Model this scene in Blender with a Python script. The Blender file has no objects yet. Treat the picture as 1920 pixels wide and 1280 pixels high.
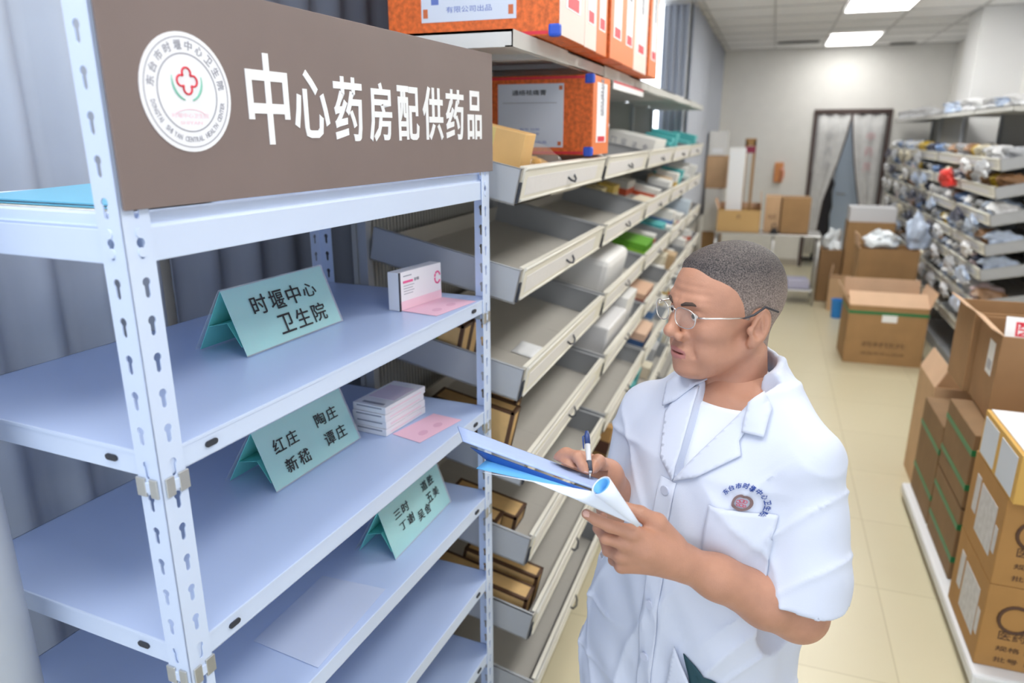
import bpy, bmesh, math, random
import numpy as np
from mathutils import Vector, Matrix, noise
from mathutils.geometry import tessellate_polygon

sc = bpy.context.scene
COL = sc.collection
PI = math.pi
R = math.radians
random.seed(7)

# ------------------------------------------------------------------ camera, sky, exposure
cam_data = bpy.data.cameras.new('camera')
cam = bpy.data.objects.new('camera', cam_data)
COL.objects.link(cam)
cam.location = (0, 0, 1.87)
cam.rotation_euler = (R(90 - 16.284), 0, R(19.538))
cam_data.sensor_width = 36
cam_data.lens = 24.94
cam_data.clip_start = 0.05
cam_data.dof.use_dof = True
cam_data.dof.focus_distance = 1.30
cam_data.dof.aperture_fstop = 2.8
sc.camera = cam

world = bpy.data.worlds.new('daylight')
sc.world = world
world.use_nodes = True
wb = world.node_tree.nodes['Background']
wb.inputs[0].default_value = (0.80, 0.88, 1.0, 1)
wb.inputs[1].default_value = 0.85

sc.view_settings.view_transform = 'Standard'
sc.view_settings.look = 'None'
sc.view_settings.gamma = 1.0
sc.view_settings.use_curve_mapping = False
sc.view_settings.exposure = 0.66
sc.cycles.use_denoising = True
sc.cycles.max_bounces = 8
sc.cycles.caustics_reflective = False
sc.cycles.caustics_refractive = False

LAMP = 9.5          # strength of every ceiling lamp diffuser

# ------------------------------------------------------------------ helpers
def new_mat(name, col, rough=0.5, metal=0.0, var=0.0, vscale=8.0, bump=0.0, bscale=60.0, spec=0.5,
            alpha=1.0, trans=0.0, emit=None, estr=0.0, coat=0.0):
    m = bpy.data.materials.new(name)
    m.use_nodes = True
    nt = m.node_tree
    b = nt.nodes['Principled BSDF']
    b.inputs['Base Color'].default_value = (*col, 1)
    b.inputs['Roughness'].default_value = rough
    b.inputs['Metallic'].default_value = metal
    b.inputs['Specular IOR Level'].default_value = spec
    b.inputs['Alpha'].default_value = alpha
    b.inputs['Transmission Weight'].default_value = trans
    b.inputs['Coat Weight'].default_value = coat
    if emit:
        b.inputs['Emission Color'].default_value = (*emit, 1)
        b.inputs['Emission Strength'].default_value = estr
    if var > 0 or bump > 0:
        tc = nt.nodes.new('ShaderNodeTexCoord')
    if var > 0:
        n = nt.nodes.new('ShaderNodeTexNoise')
        n.inputs['Scale'].default_value = vscale
        n.inputs['Detail'].default_value = 5
        nt.links.new(tc.outputs['Object'], n.inputs['Vector'])
        r = nt.nodes.new('ShaderNodeValToRGB')
        r.color_ramp.elements[0].position = 0.3
        r.color_ramp.elements[1].position = 0.7
        r.color_ramp.elements[0].color = (*[max(0, c * (1 - var)) for c in col], 1)
        r.color_ramp.elements[1].color = (*[min(1, c * (1 + var * 0.6)) for c in col], 1)
        nt.links.new(n.outputs['Fac'], r.inputs['Fac'])
        nt.links.new(r.outputs['Color'], b.inputs['Base Color'])
    if bump > 0:
        n2 = nt.nodes.new('ShaderNodeTexNoise')
        n2.inputs['Scale'].default_value = bscale
        n2.inputs['Detail'].default_value = 4
        nt.links.new(tc.outputs['Object'], n2.inputs['Vector'])
        bp = nt.nodes.new('ShaderNodeBump')
        bp.inputs['Strength'].default_value = bump
        bp.inputs['Distance'].default_value = 0.01
        nt.links.new(n2.outputs['Fac'], bp.inputs['Height'])
        nt.links.new(bp.outputs['Normal'], b.inputs['Normal'])
    return m

_cm = {}
def cmat(r, g, b, rough=0.5, **k):
    key = (r, g, b, rough, tuple(sorted(k.items())))
    if key not in _cm:
        _cm[key] = new_mat('paint_%d' % len(_cm), (r, g, b), rough, **k)
    return _cm[key]

def box(bm, x0, x1, y0, y1, z0, z1, M=None, mi=0):
    vs = [bm.verts.new((x, y, z)) for z in (z0, z1) for y in (y0, y1) for x in (x0, x1)]
    fs = [(0, 2, 3, 1), (4, 5, 7, 6), (0, 1, 5, 4), (2, 6, 7, 3), (0, 4, 6, 2), (1, 3, 7, 5)]
    for f in fs:
        face = bm.faces.new([vs[i] for i in f])
        face.material_index = mi
    if M is not None:
        bmesh.ops.transform(bm, matrix=M, verts=vs)
    return vs

def frame_of(d):
    d = Vector(d).normalized()
    a = Vector((0, 0, 1)) if abs(d.z) < 0.9 else Vector((1, 0, 0))
    u = d.cross(a).normalized()
    return d, u, d.cross(u)

def tube(bm, pts, rad, seg=8, cap=True, mi=0):
    pts = [Vector(p) for p in pts]
    rads = rad if isinstance(rad, (list, tuple)) else [rad] * len(pts)
    rings = []
    u = None
    for i, p in enumerate(pts):
        d = (pts[min(i + 1, len(pts) - 1)] - pts[max(i - 1, 0)]).normalized()
        if u is None:
            _, u, v = frame_of(d)
        else:
            u = (u - d * u.dot(d)).normalized()
            v = d.cross(u)
        rings.append([bm.verts.new(p + (u * math.cos(2 * PI * k / seg) + v * math.sin(2 * PI * k / seg)) * rads[i]) for k in range(seg)])
    for a, b in zip(rings, rings[1:]):
        for k in range(seg):
            f = bm.faces.new((a[k], a[(k + 1) % seg], b[(k + 1) % seg], b[k]))
            f.smooth = True
            f.material_index = mi
    if cap:
        bm.faces.new(rings[0][::-1]).material_index = mi
        bm.faces.new(rings[-1]).material_index = mi

def prism(bm, poly, h0, h1, M=None, mi=0):
    """extrude a 2D polygon (x, y) from z = h0 to z = h1"""
    lo = [bm.verts.new((p[0], p[1], h0)) for p in poly]
    hi = [bm.verts.new((p[0], p[1], h1)) for p in poly]
    n = len(poly)
    fs = [bm.faces.new(lo[::-1]), bm.faces.new(hi)]
    for i in range(n):
        fs.append(bm.faces.new((lo[i], lo[(i + 1) % n], hi[(i + 1) % n], hi[i])))
    for f in fs:
        f.material_index = mi
    if M is not None:
        bmesh.ops.transform(bm, matrix=M, verts=lo + hi)
    return lo + hi

def quad_slab(bm, a, b, c, d, t, mi=0, off=(0, 0, 0)):
    """a four-cornered sheet of thickness t"""
    a, b, c, d = [Vector(p) + Vector(off) for p in (a, b, c, d)]
    n = (b - a).cross(d - a).normalized() * t
    lo = [bm.verts.new(p) for p in (a, b, c, d)]
    hi = [bm.verts.new(p + n) for p in (a, b, c, d)]
    bm.faces.new(lo[::-1]).material_index = mi
    bm.faces.new(hi).material_index = mi
    for i in range(4):
        bm.faces.new((lo[i], lo[(i + 1) % 4], hi[(i + 1) % 4], hi[i])).material_index = mi

def new_obj(name, me, parent=None):
    o = bpy.data.objects.new(name, me)
    COL.objects.link(o)
    if parent is not None:
        o.parent = parent
    return o

def obj(name, bm, mats, parent=None, bevel=0.0, smooth=False, loc=None, rot=None):
    bmesh.ops.recalc_face_normals(bm, faces=bm.faces)
    me = bpy.data.meshes.new(name)
    bm.to_mesh(me)
    bm.free()
    for m in (mats if isinstance(mats, (list, tuple)) else [mats]):
        me.materials.append(m)
    if smooth:
        for p in me.polygons:
            p.use_smooth = True
    o = new_obj(name, me, parent)
    if bevel > 0:
        md = o.modifiers.new('bevel', 'BEVEL')
        md.width = bevel
        md.segments = 2
        md.limit_method = 'ANGLE'
    if loc is not None:
        o.location = loc
    if rot is not None:
        o.rotation_euler = rot
    return o

def tag(o, label, cat, group=None):
    o['label'] = label
    o['category'] = cat
    if group:
        o['group'] = group
    return o

def thing(name, label, cat, loc=(0, 0, 0), rotz=0.0, group=None, rot=None):
    o = bpy.data.objects.new(name, None)
    o.empty_display_size = 0.05
    COL.objects.link(o)
    o.location = loc
    o.rotation_euler = rot if rot is not None else (0, 0, rotz)
    return tag(o, label, cat, group)

def struct(name, bm, m, parent=None, **k):
    o = obj(name, bm, m, parent, **k)
    if parent is None:
        o['kind'] = 'structure'
    return o

def dup(root, loc=None, rot=None, label=None, group=None):
    r = root.copy()
    COL.objects.link(r)
    if loc is not None: r.location = loc
    if rot is not None: r.rotation_euler = rot
    if label: r['label'] = label
    if group: r['group'] = group
    for ch in list(root.children):
        c = ch.copy(); COL.objects.link(c); c.parent = r
        for g in ch.children:
            d = g.copy(); COL.objects.link(d); d.parent = c
    return r

def text_polys(body, size=1.0, bold=0.0, extrude=0.01, res=2):
    """text as mesh data: verts (array) and faces, lower left at the origin"""
    cu = bpy.data.curves.new('lettering', 'FONT')
    cu.body = body
    cu.size = size
    cu.offset = bold
    cu.extrude = extrude
    cu.resolution_u = res
    o = bpy.data.objects.new('lettering', cu)
    COL.objects.link(o)
    dg = bpy.context.evaluated_depsgraph_get()
    me = bpy.data.meshes.new_from_object(o.evaluated_get(dg))
    bpy.data.objects.remove(o)
    bpy.data.curves.remove(cu)
    v = [tuple(p.co) for p in me.vertices]
    f = [tuple(p.vertices) for p in me.polygons]
    bpy.data.meshes.remove(me)
    return v, f

_tp = {}
def add_text(bm, body, M, w, h, bold=0.0, t=0.001, mi=0):
    """lettering fitted to a w x h box in the local XY plane of M, standing t proud (+Z)"""
    key = (body, bold)
    if key not in _tp:
        _tp[key] = text_polys(body, 1.0, bold)
    v, f = _tp[key]
    if not v:
        return
    a = np.array(v)
    lo, hi = a.min(0), a.max(0)
    s = np.array([w / max(hi[0] - lo[0], 1e-6), h / max(hi[1] - lo[1], 1e-6), t / max(hi[2] - lo[2], 1e-6)])
    a = (a - lo) * s
    vs = [bm.verts.new(M @ Vector(p)) for p in a]
    for fc in f:
        try:
            bm.faces.new([vs[i] for i in fc]).material_index = mi
        except ValueError:
            pass

def plane_M(o, x, y):
    """matrix with origin o, X axis along x, Y axis along y"""
    x = Vector(x).normalized()
    y = Vector(y).normalized()
    z = x.cross(y).normalized()
    y = z.cross(x)
    return Matrix(((x.x, y.x, z.x, o[0]), (x.y, y.y, z.y, o[1]), (x.z, y.z, z.z, o[2]), (0, 0, 0, 1)))

ORD = ['first', 'second', 'third', 'fourth', 'fifth', 'sixth', 'seventh', 'eighth', 'ninth', 'tenth', 'eleventh', 'twelfth']

# ------------------------------------------------------------------ materials
M_floor = new_mat('cream_tile', (0.72, 0.66, 0.45), 0.28, var=0.06, vscale=3)
def tile_floor(m):
    nt = m.node_tree
    b = nt.nodes['Principled BSDF']
    tc = nt.nodes.new('ShaderNodeTexCoord')
    br = nt.nodes.new('ShaderNodeTexBrick')
    br.offset = 0.0
    br.inputs['Scale'].default_value = 1.0
    br.inputs['Mortar Size'].default_value = 0.003
    br.inputs['Brick Width'].default_value = 0.6
    br.inputs['Row Height'].default_value = 0.6
    br.inputs['Color1'].default_value = (0.67, 0.61, 0.43, 1)
    br.inputs['Color2'].default_value = (0.65, 0.59, 0.415, 1)
    br.inputs['Mortar'].default_value = (0.54, 0.48, 0.32, 1)
    nt.links.new(tc.outputs['Object'], br.inputs['Vector'])
    nt.links.new(br.outputs['Color'], b.inputs['Base Color'])
tile_floor(M_floor)
M_wall = new_mat('white_plaster', (0.88, 0.87, 0.84), 0.8, var=0.02, bump=0.05)
M_ceil = new_mat('ceiling_panel', (0.93, 0.93, 0.93), 0.85)
M_rack = new_mat('white_enamel_steel', (0.67, 0.78, 1.0), 0.33, var=0.02, vscale=4)  # the cool bluish light is tinted into this white enamel
M_deck = new_mat('blue_tinted_shelf_steel', (0.52, 0.64, 0.92), 0.30, var=0.03, vscale=3)  # deck steel, its blue standing in for the cool light
M_clip = new_mat('zinc_clip', (0.55, 0.56, 0.55), 0.35, metal=0.7)
M_dark = new_mat('dark_parts_and_shade', (0.035, 0.04, 0.055), 0.6)  # for dark parts, and for shade painted as slots
M_black = new_mat('black_ink', (0.02, 0.02, 0.025), 0.6)
M_sign = new_mat('brown_sign_panel', (0.215, 0.165, 0.155), 0.55, var=0.05, vscale=6)
M_white = new_mat('white_print', (0.92, 0.94, 0.97), 0.5)
M_teal = new_mat('aqua_card', (0.24, 0.80, 0.77), 0.35, var=0.04, vscale=20)
M_clear = new_mat('clear_plastic', (0.95, 0.97, 1.0), 0.12, alpha=0.22)
M_gtray = new_mat('warm_grey_tray', (0.50, 0.48, 0.44), 0.45, var=0.04, vscale=4)
M_gside = new_mat('grey_tray_side', (0.42, 0.44, 0.47), 0.45, var=0.03)
M_glip = new_mat('cream_label_strip', (0.78, 0.76, 0.68), 0.4)
M_glab = new_mat('label_paper', (0.80, 0.79, 0.80), 0.45, var=0.02, vscale=60)
M_gold = new_mat('pale_carton_board', (0.72, 0.47, 0.20), 0.55, var=0.12, vscale=18)
M_brownedge = new_mat('dark_brown_edge', (0.10, 0.045, 0.02), 0.5)
M_card = new_mat('brown_cardboard', (0.40, 0.235, 0.105), 0.75, var=0.10, vscale=7, bump=0.08, bscale=120)
M_card2 = new_mat('light_cardboard', (0.62, 0.41, 0.24), 0.75, var=0.08, vscale=7)
M_cardin = new_mat('cardboard_inside', (0.74, 0.50, 0.33), 0.8, var=0.05)
M_greentape = new_mat('green_strap', (0.02, 0.20, 0.07), 0.4)
M_orange = new_mat('orange_print', (0.78, 0.16, 0.03), 0.5, var=0.35, vscale=70)
M_orange2 = new_mat('orange_spine', (0.82, 0.22, 0.06), 0.45)
M_blue = new_mat('blue_corner', (0.03, 0.10, 0.62), 0.4)
M_red = new_mat('red_print', (0.72, 0.03, 0.06), 0.45)
M_label = new_mat('pale_blue_label', (0.66, 0.74, 0.88), 0.5)
M_greyprint = new_mat('grey_print', (0.33, 0.34, 0.40), 0.6)
M_pink = new_mat('pink_leaflet', (0.93, 0.58, 0.72), 0.6)
M_medwhite = new_mat('glossy_white_carton', (0.88, 0.88, 0.92), 0.3)
M_curtain = new_mat('grey_blue_curtain', (0.42, 0.47, 0.56), 0.85, var=0.06, vscale=5)
M_frame = new_mat('dark_brown_frame', (0.09, 0.06, 0.055), 0.5)
M_steel = new_mat('brushed_steel', (0.62, 0.62, 0.62), 0.3, metal=0.85)
# ------------------------------------------------------------------ the room
YF, ZC, XL, XR = 11.2, 3.0, -1.45, 2.12
bm = bmesh.new(); box(bm, -1.6, 2.3, -1.0, YF + 2.4, -0.1, 0.0)
struct('floor', bm, M_floor)

bm = bmesh.new()                                    # ceiling panels on a 0.6 m grid with thin grey runners
box(bm, -1.6, 2.3, -1.0, YF + 2.4, ZC + 0.004, ZC + 0.1)
g = 0.0
for i in range(-3, 5):
    x = -0.10 + i * 0.6
    box(bm, x - 0.008, x + 0.008, -1.0, YF, ZC - 0.004, ZC + 0.004, mi=1)
for j in range(0, 21):
    y = -0.85 + j * 0.6
    box(bm, -1.45, 2.12, y - 0.008, y + 0.008, ZC - 0.0035, ZC + 0.004, mi=1)
struct('ceiling', bm, [M_ceil, new_mat('grid_runner', (0.62, 0.62, 0.62), 0.6)])

DX0, DX1, DZ = 0.55, 1.43, 2.15                     # doorway
bm = bmesh.new()
box(bm, XL - 0.15, DX0, YF, YF + 0.12, 0, ZC)
box(bm, DX1, XR + 0.15, YF, YF + 0.12, 0, ZC)
box(bm, DX0, DX1, YF, YF + 0.12, DZ, ZC)
struct('wall_far', bm, M_wall)
bm = bmesh.new(); box(bm, XL - 0.12, XL, -1.0, YF, 0, ZC); struct('wall_left', bm, M_wall)
bm = bmesh.new(); box(bm, XR, XR + 0.12, -1.0, YF, 0, ZC); struct('wall_right', bm, M_wall)
bm = bmesh.new(); box(bm, XL, -0.80, 7.02, YF, 0, ZC); struct('wall_pier', bm, M_wall)
bm = bmesh.new(); box(bm, 1.72, XR, 8.2, 8.75, 0, ZC); struct('wall_column', bm, new_mat('column_paint', (0.88, 0.88, 0.88), 0.7))
bm = bmesh.new()
box(bm, -0.80, DX0 - 0.06, YF - 0.012, YF, 0, 0.1); box(bm, DX1 + 0.06, XR, YF - 0.012, YF, 0, 0.1)
struct('baseboard_far', bm, new_mat('skirting', (0.5, 0.46, 0.4), 0.5))
bm = bmesh.new(); box(bm, DX0 - 0.4, DX0 - 0.3, YF + 0.12, YF + 2.3, 0, ZC); box(bm, DX1 + 0.5, DX1 + 0.6, YF + 0.12, YF + 2.3, 0, ZC)
box(bm, DX0 - 0.3, DX1 + 0.5, YF + 2.2, YF + 2.3, 0, ZC)
struct('wall_corridor', bm, new_mat('corridor_paint', (0.55, 0.56, 0.58), 0.8))

bm = bmesh.new()                                    # dark door surround
for (x0, x1, z0, z1) in ((DX0 - 0.05, DX0, 0, DZ), (DX1, DX1 + 0.05, 0, DZ), (DX0 - 0.05, DX1 + 0.05, DZ, DZ + 0.05)):
    box(bm, x0, x1, YF - 0.03, YF + 0.03, z0, z1)
struct('trim_1', bm, M_frame)

# split mesh curtain hanging in the doorway
dc = thing('door_curtain', 'pale translucent split curtain with dark edging hanging in the far doorway', 'curtain', (0, 0, 0))
M_mesh = new_mat('pale_mesh_fabric', (0.66, 0.66, 0.66), 0.8, var=0.1, vscale=14)
def curtain_panel(pts_out, pts_in, y):
    """a soft panel between an outer and an inner edge, given as (x, z) lists from top to bottom"""
    bm = bmesh.new()
    rows = []
    for (xo, z), (xi, _) in zip(pts_out, pts_in):
        row = []
        for k in range(13):
            t = k / 12
            row.append(bm.verts.new((xo + (xi - xo) * t, y + 0.012 * math.sin(t * 17 + z), z)))
        rows.append(row)
    for a, b in zip(rows, rows[1:]):
        for k in range(12):
            bm.faces.new((a[k], a[k + 1], b[k + 1], b[k])).smooth = True
    o = obj('curtain_panel', bm, M_mesh, dc)
    s = o.modifiers.new('cloth', 'SOLIDIFY'); s.thickness = 0.004
    bm = bmesh.new()
    tube(bm, [(x, y - 0.012, z) for x, z in pts_in], 0.009, 6)
    obj('edging', bm, M_frame, o)
    for k in range(3):                              # faint printed characters down the panel
        zz = 1.78 - k * 0.2
        xm = pts_out[0][0] * 0.6 + pts_in[0][0] * 0.4
        bm = bmesh.new()
        add_text(bm, '中药房'[k], plane_M((xm - 0.05, y - 0.016, zz), (1, 0, 0), (0, 0, 1)), 0.1, 0.12, 0, 0.002)
        obj('printed_character', bm, new_mat('faded_print', (0.5, 0.5, 0.52) if pts_out[0][0] < 1 else (0.72, 0.45, 0.48), 0.7), o)
zs = [DZ - 0.01, 1.85, 1.5, 1.2, 0.95, 0.6, 0.2]
curtain_panel([(DX0 + 0.01, z) for z in zs], [(x, z) for x, z in zip([0.985, 0.95, 0.88, 0.80, 0.74, 0.71, 0.70], zs)], YF - 0.02)
curtain_panel([(DX1 - 0.01, z) for z in zs], [(x, z) for x, z in zip([0.985, 1.02, 1.08, 1.14, 1.20, 1.28, 1.33], zs)], YF - 0.02)
bm = bmesh.new(); tube(bm, [(DX0 - 0.02, YF - 0.034, DZ - 0.005), (DX1 + 0.02, YF - 0.034, DZ - 0.005)], 0.012, 8)
obj('rod', bm, M_frame, dc)

# beyond the doorway: a pale blue door leaf and a dark coat on a stand
dl = thing('door_leaf', 'pale blue door standing open behind the split curtain', 'door', (1.28, YF + 0.9, 0), R(12))
bm = bmesh.new(); box(bm, -0.36, 0.36, -0.02, 0.02, 0.02, 2.05); obj('panel', bm, new_mat('pale_blue_door', (0.62, 0.74, 0.90), 0.5), dl, 0.004)
bm = bmesh.new(); tube(bm, [(-0.31, -0.02, 1.0), (-0.31, -0.06, 1.0), (-0.2, -0.06, 1.0)], 0.01, 8); obj('handle', bm, M_steel, dl)
ck = thing('coat_stand', 'dark coat hanging on a stand in the far doorway', 'coat stand', (0.72, YF + 0.62, 0))
bm = bmesh.new(); tube(bm, [(0, 0, 0.02), (0, 0, 1.75)], 0.02, 8); tube(bm, [(-0.14, 0, 0.02), (0.14, 0, 0.02)], 0.02); tube(bm, [(0, -0.14, 0.02), (0, 0.14, 0.02)], 0.02)
obj('post', bm, M_dark, ck)
bm = bmesh.new()
prev = None
for i in range(12):
    z = 1.62 - i * 0.115
    w = 0.05 + min(i, 4) * 0.035 + 0.015 * math.sin(i * 2.1)
    ring = [bm.verts.new((w * math.cos(a * PI / 9), 0.55 * w * math.sin(a * PI / 9) + 0.008 * math.sin(5 * a), z)) for a in range(18)]
    if prev:
        for k in range(18):
            bm.faces.new((prev[k], prev[(k + 1) % 18], ring[(k + 1) % 18], ring[k])).smooth = True
    else:
        bm.faces.new(ring)
    prev = ring
bm.faces.new(prev)
obj('coat', bm, new_mat('charcoal_cloth', (0.045, 0.043, 0.05), 0.85), ck)

# tall window in the pier face and the curtains along the window side
bm = bmesh.new()
box(bm, -1.36, -1.03, 6.985, 7.02, 1.0, ZC - 0.02)
struct('window_1', bm, new_mat('bright_window_glass', (0.9, 0.93, 1.0), 0.2, emit=(0.9, 0.95, 1.0), estr=3.0))
def curtain(name, label, p0, p1, z0, z1, folds, amp, mat=M_curtain, nrm=None, seed=0):
    rnd = random.Random(seed)
    p0 = Vector(p0); p1 = Vector(p1)
    d = (p1 - p0); L = d.length; d.normalize()
    n = Vector((-d.y, d.x, 0))
    N = folds * 8
    bm = bmesh.new()
    cols = []
    ph = [rnd.uniform(0.6, 1.3) for _ in range(folds + 2)]
    for i in range(N + 1):
        t = i / N
        k = ph[int(t * folds)]
        off = amp * k * math.sin(2 * PI * t * folds)
        p = p0 + d * (L * t) + n * off
        cols.append([bm.verts.new((p.x, p.y, z)) for z in (z0, z0 + 0.3, (z0 + z1) / 2, z1)])
    for a, b in zip(cols, cols[1:]):
        for k in range(3):
            bm.faces.new((a[k], b[k], b[k + 1], a[k + 1])).smooth = True
    o = obj('cloth', bm, mat)
    md = o.modifiers.new('cloth', 'SOLIDIFY'); md.thickness = 0.003
    t = thing(name, label, 'curtain', (0, 0, 0))
    o.parent = t
    bm = bmesh.new(); tube(bm, [p0 + Vector((0, 0, z1 + 0.012)), p1 + Vector((0, 0, z1 + 0.012))], 0.011, 8)
    obj('rail', bm, M_steel, t)
    return t
curtain('window_curtain', 'grey blue pleated curtain behind the left end of the white rack', (-1.39, 0.25, 0), (-1.39, 1.33, 0), 0.05, ZC - 0.03, 8, 0.028, seed=1)
curtain('window_curtain', 'grey blue pleated curtain behind the right end of the white rack', (-1.39, 1.37, 0), (-1.39, 2.9, 0), 0.05, ZC - 0.03, 9, 0.02, new_mat('shade_darkened_curtain', (0.20, 0.23, 0.30), 0.85), seed=2)  # cloth colour darkened to paint the shade behind the rack's shelves
curtain('window_curtain', 'grey curtain behind the grey tray shelving', (-1.39, 3.0, 0), (-1.39, 6.9, 0), 0.05, ZC - 0.03, 22, 0.028, seed=3)
curtain('window_curtain', 'narrow dark grey curtain beside the bright window strip', (-1.03, 6.95, 0), (-0.80, 6.95, 0), 0.9, ZC - 0.03, 4, 0.018, new_mat('deep_grey_curtain', (0.42, 0.45, 0.52), 0.85), seed=4)
curtain('window_curtain', 'pale grey curtain running down the left wall to the far corner', (-0.765, 7.0, 0), (-0.765, 11.0, 0), 0.9, ZC - 0.03, 15, 0.02, new_mat('pale_grey_curtain', (0.50, 0.53, 0.60), 0.85), seed=5)

# ceiling lamps: flat panels in the grid
lamp_mat = new_mat('lamp_diffuser', (1, 1, 1), 0.5, emit=(1.0, 0.985, 0.95), estr=LAMP)
lamp_frame = new_mat('lamp_frame', (0.85, 0.85, 0.85), 0.4)
near_mat = new_mat('softer_diffuser', (1, 1, 1), 0.5, emit=(1.0, 0.985, 0.96), estr=5.0)
def lamp(x, y, w, l, label, mat=None):
    t = thing('ceiling_light', label, 'ceiling light', (x, y, ZC))
    bm = bmesh.new()
    for (a, b, c, d) in ((-w / 2, w / 2, -l / 2, -l / 2 + 0.02), (-w / 2, w / 2, l / 2 - 0.02, l / 2), (-w / 2, -w / 2 + 0.02, -l / 2, l / 2), (w / 2 - 0.02, w / 2, -l / 2, l / 2)):
        box(bm, a, b, c, d, -0.014, -0.004)
    obj('frame', bm, lamp_frame, t)
    bm = bmesh.new(); box(bm, -w / 2 + 0.02, w / 2 - 0.02, -l / 2 + 0.02, l / 2 - 0.02, -0.010, -0.005)
    obj('diffuser', bm, mat or lamp_mat, t)
    return t
lamp(0.80, 7.46, 0.58, 1.2, 'square white ceiling light panel cut by the top edge of the photo', new_mat('bright_diffuser', (1, 1, 1), 0.5, emit=(1.0, 0.985, 0.95), estr=10.0))
lamp(0.80, 10.36, 0.58, 1.06, 'far white ceiling light panel above the doorway', new_mat('dimmer_diffuser', (1, 1, 1), 0.5, emit=(1.0, 0.985, 0.95), estr=6.0))
lamp(0.5, 0.45, 0.6, 1.2, 'white ceiling light panel above the man', near_mat)
lamp(0.5, 2.9, 0.6, 1.2, 'white ceiling light panel above the stacked boxes')
lamp(0.6, 5.2, 0.6, 1.2, 'white ceiling light panel above the middle of the aisle')
lamp(-0.75, 0.6, 0.6, 1.2, 'white ceiling light panel above the white rack', near_mat)
lamp(1.25, YF + 1.2, 0.6, 0.6, 'unseen light panel added to brighten the corridor beyond the split curtain')  # unseen lamp, added to light up the door leaf and corridor
def vent(x, y, w, l, label):
    t = thing('ceiling_vent', label, 'air vent', (x, y, ZC))
    bm = bmesh.new(); box(bm, -w / 2, w / 2, -l / 2, l / 2, -0.012, -0.004)
    obj('frame', bm, new_mat('vent_grey', (0.33, 0.33, 0.33), 0.6), t)
    bm = bmesh.new()
    for k in range(5):
        box(bm, -w / 2 + 0.02, w / 2 - 0.02, -l / 2 + 0.02 + k * (l - 0.05) / 5, -l / 2 + 0.035 + k * (l - 0.05) / 5, -0.018, -0.010)
    obj('slats', bm, new_mat('vent_slat', (0.22, 0.22, 0.22), 0.6), t)
vent(0.18, 10.42, 0.5, 0.22, 'long dark ceiling vent left of the far light panel')
vent(1.45, 10.98, 0.3, 0.2, 'small dark ceiling vent near the far wall')

# orange notice bag on the far wall
ob = thing('wall_phone', 'orange telephone handset box fixed on the white far wall', 'wall box', (0.11, YF, 1.18))
bm = bmesh.new(); box(bm, -0.06, 0.06, -0.05, 0.0, 0.02, 0.3); obj('housing', bm, new_mat('orange_box', (0.78, 0.33, 0.12), 0.5), ob, 0.012)
bm = bmesh.new(); tube(bm, [(0.03, -0.06, 0.06), (0.06, -0.085, 0.1), (0.06, -0.085, 0.18), (0.03, -0.06, 0.22)], [0.025, 0.02, 0.02, 0.025], 10); obj('handset', bm, new_mat('salmon_plastic', (0.85, 0.38, 0.25), 0.4), ob)
# ------------------------------------------------------------------ white boltless rack
RO = (-0.7348, 0.6560, 0.0)
YR = R(3.644)
RROT = R(90) - YR        # local x runs along the rack, local y to its back
RL, RD, FW = 1.055, 0.54, 0.042
rack = thing('storage_rack', 'white blue keyhole post storage rack with a brown sign along its top', 'shelf rack', RO, RROT)
RM = Matrix.Translation(RO) @ Matrix.Rotation(RROT, 4, 'Z')

def keyhole(cx, cz, n=8):
    r, w, l = 0.0062, 0.0036, 0.0175
    pts = []
    a0 = math.asin(w / r)
    for k in range(n + 1):
        a = -PI / 2 + a0 + (2 * PI - 2 * a0) * k / n
        pts.append((cx + r * math.cos(a), cz + r * math.sin(a)))
    pts.append((cx - w, cz - l)); pts.append((cx - w * 0.5, cz - l - 0.003)); pts.append((cx + w * 0.5, cz - l - 0.003)); pts.append((cx + w, cz - l))
    return pts

def flange(bm, M, w, z0, z1, t=0.0018):
    """a strip w wide in local (x, z) with keyholes every 50 mm, t thick along local y"""
    zc = [z for z in [1.59 + 0.05 * k for k in range(-32, 20)] if z0 + 0.035 < z < z1 - 0.02]
    cuts = [z0] + [z - 0.0335 for z in zc] + [z1]
    def emit(outer, hole):
        polys = [[Vector((p[0], p[1], 0)) for p in outer]] + ([[Vector((p[0], p[1], 0)) for p in hole]] if hole else [])
        flat = [p for q in polys for p in q]
        tri = tessellate_polygon(polys)
        for y in (0, t):
            vs = [bm.verts.new(M @ Vector((p.x, y, p.y))) for p in flat]
            for a, b, c in tri:
                bm.faces.new((vs[a], vs[b], vs[c]))
        if hole:
            a = [bm.verts.new(M @ Vector((p[0], 0, p[1]))) for p in hole]
            b = [bm.verts.new(M @ Vector((p[0], t, p[1]))) for p in hole]
            for k in range(len(hole)):
                bm.faces.new((a[k], a[(k + 1) % len(hole)], b[(k + 1) % len(hole)], b[k]))
    emit([(0, cuts[0]), (w, cuts[0]), (w, cuts[1]), (0, cuts[1])], None)
    for i, z in enumerate(zc):
        lo, hi = cuts[i + 1], cuts[i + 2]
        emit([(0, lo), (w, lo), (w, hi), (0, hi)], keyhole(w * 0.56, z)[::-1])
    for x in (0, w):                                 # edges of the sheet
        a = [bm.verts.new(M @ Vector((x, y, z))) for z in (z0, z1) for y in (0, t)]
        bm.faces.new((a[0], a[1], a[3], a[2]))
    a = [bm.verts.new(M @ Vector((x, y, z1))) for x in (0, w) for y in (0, t)]
    bm.faces.new((a[0], a[1], a[3], a[2]))

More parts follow.
